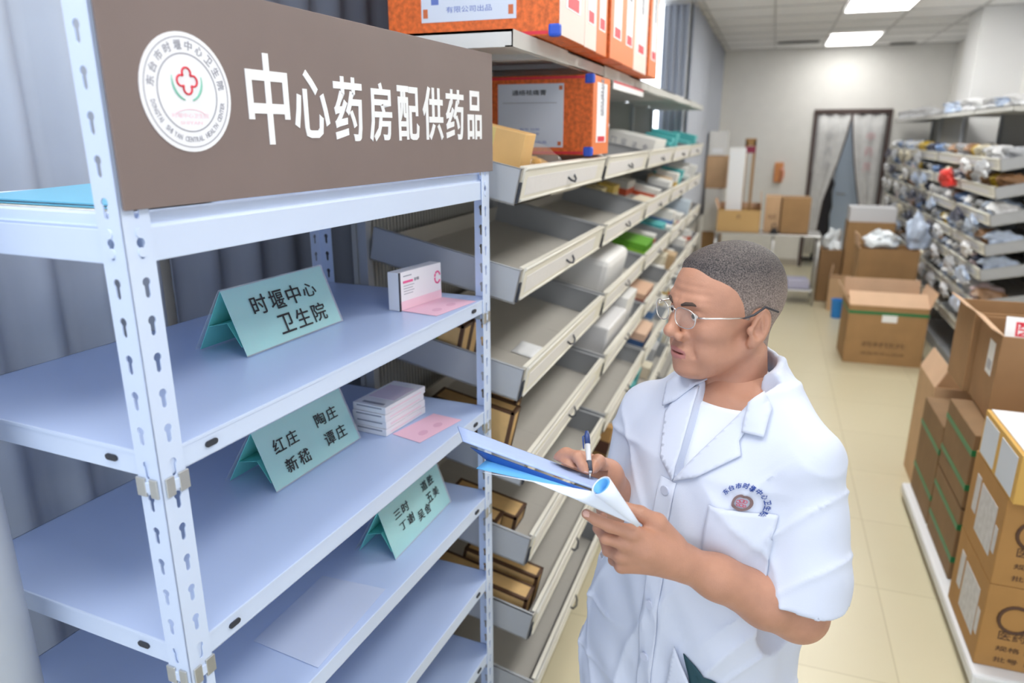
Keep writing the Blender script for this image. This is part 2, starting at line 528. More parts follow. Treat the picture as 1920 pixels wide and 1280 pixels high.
def post(cx, cy, sx, sy, h=2.05):
    bm = bmesh.new()
    # flange along x on the plane y = cy, flange along y on the plane x = cx
    flange(bm, Matrix(((sx, 0, 0, cx), (0, sy, 0, cy), (0, 0, 1, 0), (0, 0, 0, 1))), FW, 0.0, h)
    flange(bm, Matrix(((0, sx, 0, cx), (sy, 0, 0, cy), (0, 0, 1, 0), (0, 0, 0, 1))), FW, 0.0, h)
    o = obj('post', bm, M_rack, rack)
    return o
posts = [post(0, 0, 1, 1), post(RL, 0, -1, 1), post(0, RD, 1, -1), post(RL, RD, -1, -1)]
for p, (x, y) in zip(posts, ((0, 0), (RL, 0), (0, RD), (RL, RD))):
    bm = bmesh.new(); box(bm, min(x, x + (FW if x == 0 else -FW)) - 0.002, max(x, x + (FW if x == 0 else -FW)) + 0.002, min(y, y + (FW if y == 0 else -FW)) - 0.002, max(y, y + (FW if y == 0 else -FW)) + 0.002, 0.0, 0.03)
    obj('foot_cap', bm, new_mat('black_plastic', (0.03, 0.03, 0.03), 0.5), p)

def shelf(z, lip=0.036):
    bm = bmesh.new()
    e = 0.003
    box(bm, e, RL - e, e, RD - e, z - 0.002, z)
    for (x0, x1, y0, y1) in ((e, RL - e, e, e + 0.0015), (e, RL - e, RD - e - 0.0015, RD - e), (e, e + 0.0015, e, RD - e), (RL - e - 0.0015, RL - e, e, RD - e)):
        box(bm, x0, x1, y0, y1, z - lip, z, mi=1)
    for (x0, x1, y0, y1) in ((e, RL - e, e, e + 0.016), (e, RL - e, RD - e - 0.016, RD - e)):
        box(bm, x0, x1, y0, y1, z - lip, z - lip + 0.0015, mi=1)
    for (x0, x1, y0, y1) in ((e, RL - e, 0.0015, 0.0045), (0.0015, 0.0045, e, RD - e)):       # rounded bead at the lip's top
        box(bm, x0, x1, y0, y1, z - 0.004, z + 0.0005, mi=1)
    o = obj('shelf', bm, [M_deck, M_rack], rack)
    bm = bmesh.new()
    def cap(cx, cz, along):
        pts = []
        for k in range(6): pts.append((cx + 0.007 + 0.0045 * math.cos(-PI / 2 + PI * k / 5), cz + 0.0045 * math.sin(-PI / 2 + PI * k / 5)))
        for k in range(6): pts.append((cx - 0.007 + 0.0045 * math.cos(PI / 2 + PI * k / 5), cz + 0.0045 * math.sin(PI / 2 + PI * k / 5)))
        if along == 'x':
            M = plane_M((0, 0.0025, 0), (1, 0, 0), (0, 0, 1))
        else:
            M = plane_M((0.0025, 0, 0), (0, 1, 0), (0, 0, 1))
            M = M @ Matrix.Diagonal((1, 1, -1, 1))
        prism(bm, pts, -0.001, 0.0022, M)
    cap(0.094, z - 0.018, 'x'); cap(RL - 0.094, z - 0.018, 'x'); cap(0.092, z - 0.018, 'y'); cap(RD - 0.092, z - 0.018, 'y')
    obj('slot_shade', bm, M_dark, o)  # solid dark capsules painting the shade inside the lip's slots
    return o
SZ = [1.457, 1.147, 0.887, 0.62, 0.36, 0.10]
for z in SZ:
    shelf(z)

# stepped top beams and the top deck
bm = bmesh.new()
box(bm, 0.004, RL - 0.004, 0.012, RD - 0.012, 1.756, 1.760)
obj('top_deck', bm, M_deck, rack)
prof = [(0.0, 1.713), (0.0, 1.757), (0.009, 1.760), (0.009, 1.775), (0.022, 1.776), (0.022, 1.713)]
def beam(kind):
    bm = bmesh.new()
    if kind in ('front', 'back'):
        y = (lambda d: 0.0035 + d) if kind == 'front' else (lambda d: RD - 0.0035 - d)
        a = [bm.verts.new((FW - 0.012, y(d), z)) for d, z in prof]
        b = [bm.verts.new((RL - FW + 0.012, y(d), z)) for d, z in prof]
    else:
        x = (lambda d: 0.0035 + d) if kind == 'left' else (lambda d: RL - 0.0035 - d)
        a = [bm.verts.new((x(d), FW - 0.012, z)) for d, z in prof]
        b = [bm.verts.new((x(d), RD - FW + 0.012, z)) for d, z in prof]
    n = len(prof)
    bm.faces.new(a); bm.faces.new(b[::-1])
    for i in range(n):
        bm.faces.new((a[i], a[(i + 1) % n], b[(i + 1) % n], b[i]))
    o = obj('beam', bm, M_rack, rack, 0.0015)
    for zz in (1.728, 1.752):                        # rivets hooked through the keyholes
        for xx in ((0.0235, RL - 0.0235) if kind == 'front' else ()):
            bm = bmesh.new(); tube(bm, [(xx, -0.0022, zz), (xx, 0.004, zz)], 0.0062, 12); obj('rivet', bm, M_rack, o)
        if kind == 'left':
            bm = bmesh.new(); tube(bm, [(-0.0022, 0.0235, zz), (0.004, 0.0235, zz)], 0.0062, 12); obj('rivet', bm, M_rack, o)
    return o
for k in ('front', 'back', 'left', 'right'):
    beam(k)

# zinc corner clips under the shelves
def clip(x, y, sx, sy, z):
    bm = bmesh.new()
    for a, b in ((0.006, 0.020), (0.028, 0.045)):
        box(bm, *sorted((x + sx * a, x + sx * b)), *sorted((y - sy * 0.003, y + sy * 0.0035)), z - 0.028, z)
        box(bm, *sorted((x - sx * 0.003, x + sx * 0.0035)), *sorted((y + sy * a, y + sy * b)), z - 0.028, z)
    box(bm, *sorted((x + sx * 0.018, x + sx * 0.030)), *sorted((y - sy * 0.0022, y + sy * 0.003)), z - 0.022, z - 0.006, mi=1)
    box(bm, *sorted((x - sx * 0.0022, x + sx * 0.003)), *sorted((y + sy * 0.018, y + sy * 0.030)), z - 0.022, z - 0.006, mi=1)
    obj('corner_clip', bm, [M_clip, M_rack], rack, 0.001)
for z in (SZ[0] - 0.036, SZ[1] - 0.036, SZ[2] - 0.036):
    clip(0, 0, 1, 1, z); clip(RL, 0, -1, 1, z)
    clip(0, RD, 1, -1, z); clip(RL, RD, -1, -1, z)

def rk(u, v, z):
    return RM @ Vector((u, v, z))
def rthing(name, label, cat, u, v, z, rz=0.0, group=None):
    return thing(name, label, cat, rk(u, v, z), RROT + rz, group)

# ------------------------------------------------------------------ brown sign board
sign = rthing('sign_board', 'brown sign board with white characters and a round emblem along the rack top', 'sign', 0, 0, 1.781)
bm = bmesh.new(); box(bm, 0.002, 1.062, -0.0075, -0.0035, 0, 0.274); obj('panel', bm, M_sign, sign, 0.0008)
FY = -0.0075
for i, ch in enumerate('中心药房配供药品'):
    bm = bmesh.new()
    cx = 0.269 + i * 0.0988
    h = (0.128, 0.103, 0.106, 0.104, 0.102, 0.106, 0.106, 0.108)[i]
    w = (0.088, 0.088, 0.082, 0.076, 0.080, 0.086, 0.084, 0.074)[i]
    z0 = (0.074, 0.083, 0.077, 0.076, 0.077, 0.077, 0.077, 0.077)[i]
    add_text(bm, ch, plane_M((cx - w / 2, FY, z0), (1, 0, 0), (0, 0, 1)), w, h, 0.017, 0.0012)
    obj('sign_character', bm, M_white, sign)
def disc(bm, c, r, t, y0, seg=48, mi=0, r0=0.0):
    """disc or ring in the x-z plane, t thick toward -y from y0"""
    o = [[bm.verts.new((c[0] + rr * math.cos(2 * PI * k / seg), y, c[1] + rr * math.sin(2 * PI * k / seg))) for k in range(seg)] for y in (y0, y0 - t) for rr in ((r,) if r0 == 0 else (r, r0))]
    if r0 == 0:
        bm.faces.new(o[0]).material_index = mi; bm.faces.new(o[1]).material_index = mi
        for k in range(seg):
            bm.faces.new((o[0][k], o[0][(k + 1) % seg], o[1][(k + 1) % seg], o[1][k])).material_index = mi
    else:
        for a, b in ((0, 1), (2, 3), (0, 2), (1, 3)):
            for k in range(seg):
                bm.faces.new((o[a][k], o[a][(k + 1) % seg], o[b][(k + 1) % seg], o[b][k])).material_index = mi
EC, ER = (0.119, 0.140), 0.0735
bm = bmesh.new(); disc(bm, EC, ER, 0.001, FY)
em = obj('emblem', bm, new_mat('emblem_white', (0.90, 0.91, 0.96), 0.5), sign)
bm = bmesh.new()
disc(bm, EC, ER * 0.925, 0.0004, FY - 0.001, r0=ER * 0.91); disc(bm, EC, ER * 0.66, 0.0004, FY - 0.001, r0=ER * 0.64)
top = '东台市时堰中心卫生院'
for i, ch in enumerate(top):
    a = R(168 - i * 156 / 9)
    c = Vector((EC[0] + ER * 0.79 * math.cos(a), FY - 0.001, EC[1] + ER * 0.79 * math.sin(a)))
    xd = Vector((math.sin(a), 0, -math.cos(a))); yd = Vector((math.cos(a), 0, math.sin(a)))
    s = 0.0115
    add_text(bm, ch, plane_M(c - xd * s / 2 - yd * s / 2, xd, yd), s, s, 0.01, 0.0004)
low = 'DONGTAI SHIYAN CENTRAL HEALTH CENTER'
for i, ch in enumerate(low):
    if ch == ' ': continue
    a = R(192 + i * 156 / (len(low) - 1))
    c = Vector((EC[0] + ER * 0.79 * math.cos(a), FY - 0.001, EC[1] + ER * 0.79 * math.sin(a)))
    xd = Vector((-math.sin(a), 0, math.cos(a))); yd = Vector((-math.cos(a), 0, -math.sin(a)))
    add_text(bm, ch, plane_M(c - xd * 0.002 - yd * 0.003, xd, yd), 0.004 if ch != 'I' else 0.001, 0.0065, 0.01, 0.0004)
obj('ring_lettering', bm, M_greyprint, em)
bm = bmesh.new()                                     # red four lobed cross outline
pc = (EC[0], EC[1] + ER * 0.20)
for k in range(4):
    a0 = PI / 2 * k
    c = (pc[0] + 0.0095 * math.cos(a0), pc[1] + 0.0095 * math.sin(a0))
    pts = [Vector((c[0] + 0.0068 * math.cos(a0 + R(x)), FY - 0.0015, c[1] + 0.0068 * math.sin(a0 + R(x)))) for x in range(-120, 121, 24)]
    tube(bm, pts, 0.0013, 6)
obj('red_cross', bm, M_red, em)
bm = bmesh.new()
for s in (-1, 1):
    tube(bm, [Vector((EC[0] + s * 0.024 * math.cos(R(a)), FY - 0.0012, EC[1] + ER * 0.22 + 0.026 * math.sin(R(a)))) for a in range(10, -86, -12)], [0.0005, 0.001, 0.0014, 0.0016, 0.0016, 0.0015, 0.0013, 0.001], 6)
obj('green_laurel', bm, new_mat('laurel_green', (0.25, 0.60, 0.47), 0.6), em)
bm = bmesh.new()
tube(bm, [Vector((EC[0] + 0.024 * math.cos(R(a)), FY - 0.001, EC[1] - ER * 0.38 + 0.008 * math.sin(R(a)))) for a in range(165, 10, -15)], 0.0008, 6)
add_text(bm, '时堰中心卫生院', plane_M((EC[0] - 0.03, FY - 0.001, EC[1] - ER * 0.42), (1, 0, 0), (0, 0, 1)), 0.06, 0.006, 0, 0.0003)
add_text(bm, 'SHIYAN', plane_M((EC[0] - 0.018, FY - 0.001, EC[1] - ER * 0.53), (1, 0, 0), (0, 0, 1)), 0.036, 0.004, 0, 0.0003)
obj('pink_arc', bm, new_mat('pale_pink_print', (0.90, 0.66, 0.74), 0.6), em)

# ------------------------------------------------------------------ folded name cards in clear holders
def tent(label, u, v, z, lines, L=0.298, D=0.115, H=0.124, rz=0.0):
    """lines: (text, x fraction, y fraction, width, height) on the front face, y up the slope"""
    t = rthing('name_card', label, 'tent card', u, v, z, rz, 'aqua folded name cards on the white rack')
    half = 0.5 * D
    A, B, Cc = (0.0, 0.002), (D * 0.42, H), (D, 0.002)
    bm = bmesh.new()
    def sheet(p, q, x0, x1, th, mi=0):
        d = Vector((q[0] - p[0], q[1] - p[1])); n = Vector((-d.y, d.x)).normalized() * th
        prism(bm, [(p[0], p[1]), (q[0], q[1]), (q[0] + n.x, q[1] + n.y), (p[0] + n.x, p[1] + n.y)], x0, x1, Matrix(((0, 0, 1, 0), (1, 0, 0, 0), (0, 1, 0, 0), (0, 0, 0, 1))), mi)
    sheet(A, B, 0, L, 0.0012); sheet(Cc, B, 0, L, -0.0012)
    obj('card', bm, M_teal, t)
    bm = bmesh.new()
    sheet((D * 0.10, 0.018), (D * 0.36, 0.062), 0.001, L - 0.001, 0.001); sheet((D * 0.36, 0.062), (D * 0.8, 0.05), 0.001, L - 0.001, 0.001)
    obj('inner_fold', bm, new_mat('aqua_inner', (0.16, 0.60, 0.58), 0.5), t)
    bm = bmesh.new()
    sheet((A[0] - 0.003, 0.0008), (B[0] - 0.001, B[1] + 0.003), -0.002, L + 0.004, 0.0008); sheet((Cc[0] + 0.012, 0.0008), (B[0] + 0.002, B[1] + 0.003), -0.002, L + 0.004, -0.0008)
    obj('clear_holder', bm, M_clear, t)
    d = Vector((0, B[0] - A[0], B[1] - A[1])); S = d.length; d.normalize()
    o0 = Vector((0, A[0], A[1])) + Vector((0, -d.z, d.y)) * 0.0022
    for (s, fx, fy, w, h) in lines:
        M = plane_M(o0 + Vector((fx * L, 0, 0)) + d * (fy * S) - Vector((0, 0.0018, 0)), (1, 0, 0), d)
        n = len(s)
        bm = bmesh.new()
        for i, ch in enumerate(s):
            cw = w / n
            hh = h * (0.75 if ch in '心三丁' else 1)
            add_text(bm, ch, M @ Matrix.Translation((i * cw, (h - hh) / 2, 0)), cw * 0.82, hh, 0.006, 0.0006)
        obj('card_lettering', bm, M_black, t)
    return t
tent('aqua folded name card on the upper shelf reading in two lines, largest characters', 0.388, 0.206, SZ[0] + 0.001,
     [('时堰中心', 0.19, 0.52, 0.205, 0.040), ('卫生院', 0.36, 0.12, 0.160, 0.040)], D=0.118)
tent('aqua folded name card on the middle shelf with four two character names', 0.43, 0.208, SZ[1] + 0.001,
     [('红庄', 0.12, 0.52, 0.085, 0.031), ('陶庄', 0.60, 0.56, 0.085, 0.031), ('新嵇', 0.16, 0.14, 0.085, 0.031), ('谭庄', 0.62, 0.18, 0.085, 0.031)], D=0.125, rz=R(0))
tent('aqua folded name card with the smallest characters, left of the notebook', 0.652, 0.070, SZ[2] + 0.001,
     [('三时', 0.16, 0.60, 0.075, 0.025), ('道胜', 0.64, 0.66, 0.07, 0.025), ('五美', 0.66, 0.36, 0.07, 0.025), ('丁谢', 0.18, 0.32, 0.075, 0.025), ('吴舍', 0.46, 0.20, 0.07, 0.025)], D=0.10, H=0.118, rz=R(2))

# ------------------------------------------------------------------ medicine cartons and leaflets on the rack
def med_carton(label, u, v, z, L, D, H, rz=0.0, group=None, upright=True):
    t = rthing('medicine_box', label, 'medicine box', u, v, z, rz, group)
    bm = bmesh.new(); box(bm, 0, L, 0, D, 0, H); obj('carton', bm, M_medwhite, t, 0.0012)
    bm = bmesh.new()
    if upright:
        box(bm, 0.0005, L - 0.0005, -0.0006, 0.0, 0.001, H * 0.24); obj('pink_band', bm, new_mat('soft_pink', (0.95, 0.66, 0.76), 0.4), t)
        bm = bmesh.new(); box(bm, -0.0008, 0.006, -0.0006, 0.0004, 0.0, H); obj('dark_edge', bm, M_dark, t)
        bm = bmesh.new(); box(bm, 0.016, 0.055, -0.0008, 0, H * 0.70, H * 0.76)
        for k in range(8):
            a = R(k * 40 + 20); tube(bm, [(L * 0.9 + 0.012 * math.cos(a), -0.0006, H * 0.62 + 0.015 * math.sin(a)), (L * 0.9 + 0.012 * math.cos(a + R(30)), -0.0006, H * 0.62 + 0.015 * math.sin(a + R(30)))], 0.0022, 6)
        obj('red_mark', bm, new_mat('pink_red', (0.85, 0.12, 0.32), 0.4), t)
        bm = bmesh.new(); add_text(bm, '胶囊', plane_M((0.06, -0.0002, H * 0.70), (1, 0, 0), (0, 0, 1)), 0.02, 0.008, 0.01, 0.0006)
        for k in range(4): box(bm, 0.018, 0.06 - 0.006 * (k % 2), -0.0005, 0, H * (0.62 - 0.07 * k), H * (0.635 - 0.07 * k))
        box(bm, 0.018, 0.05, -0.0005, 0, H * 0.87, H * 0.895)
        obj('small_print', bm, M_greyprint, t)
    else:
        box(bm, L * 0.28, L * 0.82, D * 0.1, D * 0.9, H, H + 0.0004); obj('pale_print', bm, new_mat('lilac_print', (0.78, 0.68, 0.80), 0.5), t)
        bm = bmesh.new(); box(bm, 0.02, L - 0.02, -0.0005, 0.0, H * 0.3, H * 0.5); obj('pink_line', bm, new_mat('blush_print', (0.90, 0.72, 0.80), 0.5), t)
        bm = bmesh.new(); box(bm, -0.0005, 0.0, 0.012, D - 0.012, H * 0.62, H * 0.8); box(bm, L * 0.06, L * 0.12, D * 0.15, D * 0.8, H, H + 0.0005)
        obj('dark_print', bm, M_greyprint, t)
    return t
med_carton('upright white and pink medicine box standing alone on the upper shelf', 0.818, 0.130, SZ[0] + 0.001, 0.176, 0.034, 0.094, R(-6))
names = ['bottom medicine box of the flat stack on the middle shelf', 'second medicine box from the bottom of the flat stack', 'third medicine box from the bottom of the flat stack', 'topmost medicine box of the flat stack on the middle shelf']
for k in range(4):
    med_carton(names[k], 0.764 + 0.002 * (k % 2), 0.152, SZ[1] + 0.001 + k * 0.0192, 0.178, 0.100, 0.0186, R(-3 + (k % 3) * 0.6), 'stacked medicine boxes', False)
def leaflet(name, label, pts, z, m, marks=True, t=0.0006):
    c = Vector((sum(p[0] for p in pts) / 4, sum(p[1] for p in pts) / 4, 0))
    th = rthing(name, label, 'leaflet', c.x, c.y, z)
    bm = bmesh.new()
    q = [Vector((p[0], p[1], 0)) - c for p in pts]
    quad_slab(bm, *q, t)
    obj('sheet', bm, m, th)
    if marks:
        for (a, b) in ((0.3, 0.35), (0.65, 0.35)):
            bm = bmesh.new()
            p = q[0].lerp(q[1], a).lerp(q[3].lerp(q[2], a), b)
            disc2 = [(p.x + 0.016 * math.cos(x * PI / 8), p.y + 0.011 * math.sin(x * PI / 8)) for x in range(16)]
            prism(bm, disc2, t, t + 0.0003)
            obj('stamp', bm, new_mat('dusky_pink', (0.80, 0.45, 0.60), 0.6), th)
    return th
leaflet('leaflet', 'pink leaflet lying under the upright medicine box', [(0.815, 0.028), (0.99, 0.010), (1.0, 0.112), (0.826, 0.128)], SZ[0] + 0.0008, M_pink)
leaflet('leaflet', 'pink leaflet lying beside the stack of medicine boxes', [(0.766, 0.058), (0.935, 0.030), (0.945, 0.120), (0.785, 0.148)], SZ[1] + 0.0008, M_pink)
leaflet('plastic_sleeve', 'clear plastic sleeve lying flat on the lower shelf near the front edge', [(0.285, 0.012), (0.545, 0.028), (0.53, 0.19), (0.295, 0.18)], SZ[2] + 0.0008, new_mat('frosted_sleeve', (0.62, 0.71, 0.93), 0.2), False)

# folder on papers on the top deck
pf = rthing('paper_stack', 'loose grey printed papers under the blue folder on the rack top', 'papers', 0.03, 0.05, 1.7602)
rnd = random.Random(4)
for k in range(4):
    bm = bmesh.new(); box(bm, 0, 0.21, 0, 0.30, 0, 0.0035); obj('sheet', bm, cmat(0.62 + 0.04 * k, 0.63 + 0.03 * k, 0.66, 0.7, var=0.12, vscale=40), pf, loc=(rnd.uniform(0, 0.02), rnd.uniform(0, 0.06), k * 0.0037), rot=(0, 0, R(rnd.uniform(-4, 4))))
fo = rthing('folder', 'bright blue plastic folder lying on papers on the rack top', 'folder', 0.05, 0.07, 1.776)
bm = bmesh.new(); box(bm, 0, 0.22, 0, 0.31, 0, 0.002)
box(bm, 0, 0.22, 0, 0.31, 0, 0.002, Matrix.Translation((0, 0, 0.004)) @ Matrix.Rotation(R(2.0), 4, 'Y').inverted())
obj('cover', bm, new_mat('blue_folder', (0.16, 0.55, 0.80), 0.3), fo)
bm = bmesh.new(); box(bm, 0.006, 0.20, 0.005, 0.30, 0.0022, 0.0036); obj('pages', bm, M_white, fo)

# grey pipe rising beside the rack's left end
pc = rk(-0.085, 0.316, 0)
pp = thing('drain_pipe', 'thick pale grey vertical pipe beside the left end of the white rack', 'pipe', pc)
bm = bmesh.new(); tube(bm, [(0, 0, 0), (0, 0, ZC - 0.006)], 0.055, 28); obj('pipe', bm, new_mat('pale_grey_pvc', (0.50, 0.55, 0.63), 0.4), pp)
bm = bmesh.new(); tube(bm, [(0, 0, 0.46), (0, 0, 0.53)], 0.060, 28); obj('collar', bm, new_mat('pvc_collar', (0.46, 0.51, 0.58), 0.4), pp)
# ------------------------------------------------------------------ grey tray shelving
TILT = R(12.6)
TD = 0.45
def build_tray(L, parent, y, z, lip=0.098, slots=False, handle=True):
    """one tilted tray: floor and sides, cream label strip on its lip, wire pull"""
    M = Matrix.Translation((0.0125, y, z)) @ Matrix.Rotation(TILT, 4, 'X')
    bm = bmesh.new()
    box(bm, 0, L, 0, TD, 0, 0.005)
    box(bm, 0, L, 0, 0.004, 0, lip)
    box(bm, 0, L, TD - 0.004, TD, 0, 0.06)
    for k in range(1, 3):
        box(bm, L * k / 3 - 0.002, L * k / 3 + 0.002, 0.004, TD - 0.004, 0.0045, 0.0053)
    for x0, x1 in ((0, 0.004), (L - 0.004, L)):
        box(bm, x0, x1, 0.0, TD, 0, lip - 0.002, mi=1)
    for x0, x1 in ((0, 0.012), (L - 0.012, L)):
        box(bm, x0, x1, 0.0, TD, lip - 0.0045, lip - 0.002, mi=1)
    t = obj('tray', bm, [M_gtray, M_gside], parent)
    t.matrix_local = M
    bm = bmesh.new()
    x0, x1 = 0.018, L - 0.02
    box(bm, x0, x1, -0.006, 0.0, 0.014, lip - 0.004)
    tube(bm, [(x0, -0.005, lip - 0.001), (x1, -0.005, lip - 0.001)], 0.0048, 8)
    tube(bm, [(x0, -0.007, 0.014), (x1, -0.007, 0.014)], 0.0035, 8)
    box(bm, x0, x1, 0.0, 0.012, lip - 0.0015, lip + 0.002)
    r = obj('label_strip', bm, M_glip, t)
    bm = bmesh.new(); box(bm, x0 + 0.03, x1 - 0.12, -0.0072, -0.006, 0.026, lip - 0.024); obj('paper_label', bm, M_glab, t)
    bm = bmesh.new(); box(bm, 0.003, 0.0175, -0.004, -0.0005, 0.006, lip * 0.62); box(bm, 0.004, 0.010, -0.0065, -0.0005, 0.015, lip * 0.45); obj('end_bracket', bm, M_dark, t)
    if handle:
        bm = bmesh.new()
        hx = L * 0.50
        tube(bm, [(hx - 0.035, -0.006, 0.052), (hx - 0.028, -0.018, 0.044), (hx, -0.024, 0.040), (hx + 0.028, -0.018, 0.046), (hx + 0.04, -0.006, 0.056)], 0.0035, 8)
        obj('wire_pull', bm, M_dark, t)
    if slots:
        bm = bmesh.new()
        n = 34
        for k in range(n):
            xx = 0.03 + (L - 0.06) * k / n
            box(bm, xx, xx + 0.018, 0.012, 0.022, 0.0045, 0.0054)  # solid dark dash in place of the shade within an open slot
        box(bm, 0.02, L - 0.02, 0.005, 0.008, 0.005, 0.014); box(bm, 0.02, L - 0.02, 0.026, 0.028, 0.005, 0.012)
        obj('slotted_rail', bm, M_dark, t)
    return t

def copy_tray(t, parent, y, z):
    c = t.copy(); COL.objects.link(c); c.parent = parent
    c.matrix_local = Matrix.Translation((0.0125, y, z)) @ Matrix.Rotation(TILT, 4, 'X')
    for g in t.children:
        d = g.copy(); COL.objects.link(d); d.parent = c
    return c

def gondola(label, loc, rotz, L, levels, group, top=2.075, proto=None, shift=None, depth=TD):
    g = thing('display_shelving', label, 'shelving', loc, rotz, group)
    bm = bmesh.new()
    box(bm, 0, L, depth + 0.02, depth + 0.035, 0.05, top + 0.03)
    for k in range(int(L / 0.021)):                  # fluted back panel
        box(bm, k * 0.021 + 0.004, k * 0.021 + 0.014, depth + 0.014, depth + 0.02, 0.06, top + 0.02)
    obj('back_panel', bm, new_mat('fluted_panel', (0.44, 0.44, 0.42), 0.5), g)
    for x in (0.0, L - 0.03):
        bm = bmesh.new(); box(bm, x, x + 0.03, depth - 0.012, depth + 0.014, 0, top + 0.035); obj('upright', bm, M_gside, g)
    bm = bmesh.new()
    box(bm, 0.002, L - 0.002, 0, depth + 0.01, top + 0.034, top + 0.04)
    box(bm, 0.002, L - 0.002, 0, 0.003, top, top + 0.04); box(bm, 0.002, L - 0.002, 0, 0.02, top, top + 0.003)
    for x in (0.002, L - 0.005):
        box(bm, x, x + 0.003, 0, depth + 0.01, top, top + 0.04)
    for k in range(3):
        box(bm, L * (k + 0.5) / 3 - 0.02, L * (k + 0.5) / 3 + 0.02, 0.01, depth, top + 0.018, top + 0.034)
    obj('top_shelf', bm, new_mat('light_grey_shelf', (0.62, 0.62, 0.60), 0.45), g)
    bm = bmesh.new(); box(bm, 0.002, L - 0.002, 0.04, depth, 0.0, 0.09); obj('base_plinth', bm, M_gside, g)
    trays = []
    for i, z in enumerate(levels):
        y = -(shift[i] if shift else 0)
        if proto and not (i >= len(levels) - 3):
            t = copy_tray(proto, g, y, z)
        elif proto and i >= len(levels) - 3:
            t = copy_tray(proto2, g, y, z)
        trays.append(t)
    return g
ZL = [1.691, 1.428, 1.150, 0.887, 0.625, 0.362, 0.112]
SH = [0, 0, 0.010, 0.02, 0.033, 0.043, 0.045]
BL = 1.025
tmp = bpy.data.objects.new('tray_holder', None); COL.objects.link(tmp)
proto = build_tray(BL - 0.025, tmp, 0, 0)
proto2 = build_tray(BL - 0.025, tmp, 0, 0, slots=True)
bays = []
for k in range(5):
    g = gondola('%s grey tray shelving bay from the white rack along the left side' % ['nearest', 'second', 'third', 'fourth', 'farthest'][k],
                (-0.62, 1.75 + BL * k, 0), R(90), BL, ZL, 'grey tray shelving along the left side', proto=proto, shift=SH)
    bays.append(g)

def lz(level, y, x=0.02):
    """height of a tray floor at depth y behind its front"""
    return ZL[level] + math.sin(TILT) * (y + SH[level]) + 0.0056
def on_tray(level, Y, d, tilt=True):
    """world place and rotation on a left tray: Y along the aisle, d behind the front edge"""
    dd = d / math.cos(TILT)
    return Vector((-0.62 + SH[level] - dd * math.cos(TILT), Y, ZL[level] + dd * math.sin(TILT) + 0.0056))
LROT = (TILT, 0, R(90))          # local x along +Y, local y to the back and up

# ------------------------------------------------------------------ large orange cartons on the top shelf
def orange_pack(label, Y, X, z, T, Dp, H, spine=1, side=True, group='orange cartons with blue corners'):
    t = thing('orange_carton', label, 'carton', (X, Y, z), R(90), group)
    bm = bmesh.new(); box(bm, 0, T, 0, Dp, 0, H); obj('carton', bm, M_orange, t, 0.003)
    bm = bmesh.new(); box(bm, 0.002, T - 0.002, -0.0012, 0, 0.002, H - 0.002); obj('spine', bm, M_orange2 if spine != 2 else new_mat('pale_spine', (0.86, 0.72, 0.66), 0.45), t)
    bm = bmesh.new(); box(bm, T * 0.22, T * 0.80, -0.0024, -0.0012, H * 0.16, H * 0.92); s = obj('spine_label', bm, M_white, t)
    bm = bmesh.new(); box(bm, T * 0.30, T * 0.72, -0.0030, -0.0024, H * 0.17, H * 0.24); obj('red_block', bm, M_red, t)
    bm = bmesh.new()
    add_text(bm, '膏贴', plane_M((T * 0.42, -0.0024, H * 0.5), (1, 0, 0), (0, 0, 1)), T * 0.2, T * 0.5, 0.0, 0.0008); obj('spine_print', bm, M_greyprint, t)
    if side:
        for zz in (0, H):
            for yy in (0, Dp):
                bm = bmesh.new()
                sy, sz = (1 if yy == 0 else -1), (1 if zz == 0 else -1)
                box(bm, -0.003, 0.022, *sorted((yy - sy * 0.003, yy + sy * 0.030)), *sorted((zz - sz * 0.003, zz + sz * 0.030)))
                obj('corner_guard', bm, M_blue, t, 0.007)
        for zz in (0.004, H - 0.012):
            bm = bmesh.new(); box(bm, -0.0012, 0.0, 0.03, Dp - 0.03, zz, zz + 0.008); obj('red_border', bm, M_red, t)
        bm = bmesh.new()
        y0, y1 = Dp * 0.235, Dp * 0.79
        box(bm, -0.0014, 0, y0, y1, H * 0.10, H * 0.90); lab = obj('side_label', bm, M_label, t)
        # the label is read from the camera side: text runs from the back to the front edge
        def LM(fy, fz): return plane_M((-0.0014, y1 - (y1 - y0) * fy, H * (0.1 + 0.8 * fz)), (0, -1, 0), (0, 0, 1))
        bm = bmesh.new()
        W = y1 - y0
        add_text(bm, '通络祛痛膏', LM(0.22, 0.82), W * 0.52, H * 0.07, 0.01, 0.0006)
        box(bm, -0.002, -0.0014, y0 + 0.1 * W, y1 - 0.08 * W, H * 0.66, H * 0.664)
        obj('label_title', bm, M_black, lab)
        for s_, a, b, w_, h_ in (('批号 日期', 0.34, 0.27, 0.3, 0.025), ('规格 数量 盒', 0.34, 0.20, 0.3, 0.025), ('有限公司出品', 0.27, 0.06, 0.48, 0.034)):
            bm = bmesh.new(); add_text(bm, s_, LM(a, b), W * w_, H * h_, 0, 0.0005)
            obj('label_print', bm, cmat(0.13, 0.2, 0.55, 0.5), lab)
        bm = bmesh.new(); box(bm, -0.0019, -0.0014, y1 - 0.19 * W, y1 - 0.11 * W, H * 0.195, H * 0.255); obj('blue_mark', bm, cmat(0.13, 0.2, 0.55, 0.5), lab)
        for (a, b) in ((0.02, 0.03), (0.92, 0.03), (0.93, 0.9)):
            bm = bmesh.new(); p = LM(a, b) @ Vector((0, 0, 0)); box(bm, -0.002, -0.0014, p.y - W * 0.05, p.y, p.z, p.z + H * 0.05)
            obj('corner_mark', bm, new_mat('rust_mark', (0.6, 0.16, 0.06), 0.5), lab)
    return t
ys = [1.93, 2.215, 2.385, 2.555, 2.80, 3.04, 3.37]
tw = [0.275, 0.160, 0.160, 0.235, 0.230, 0.320, 0.245]
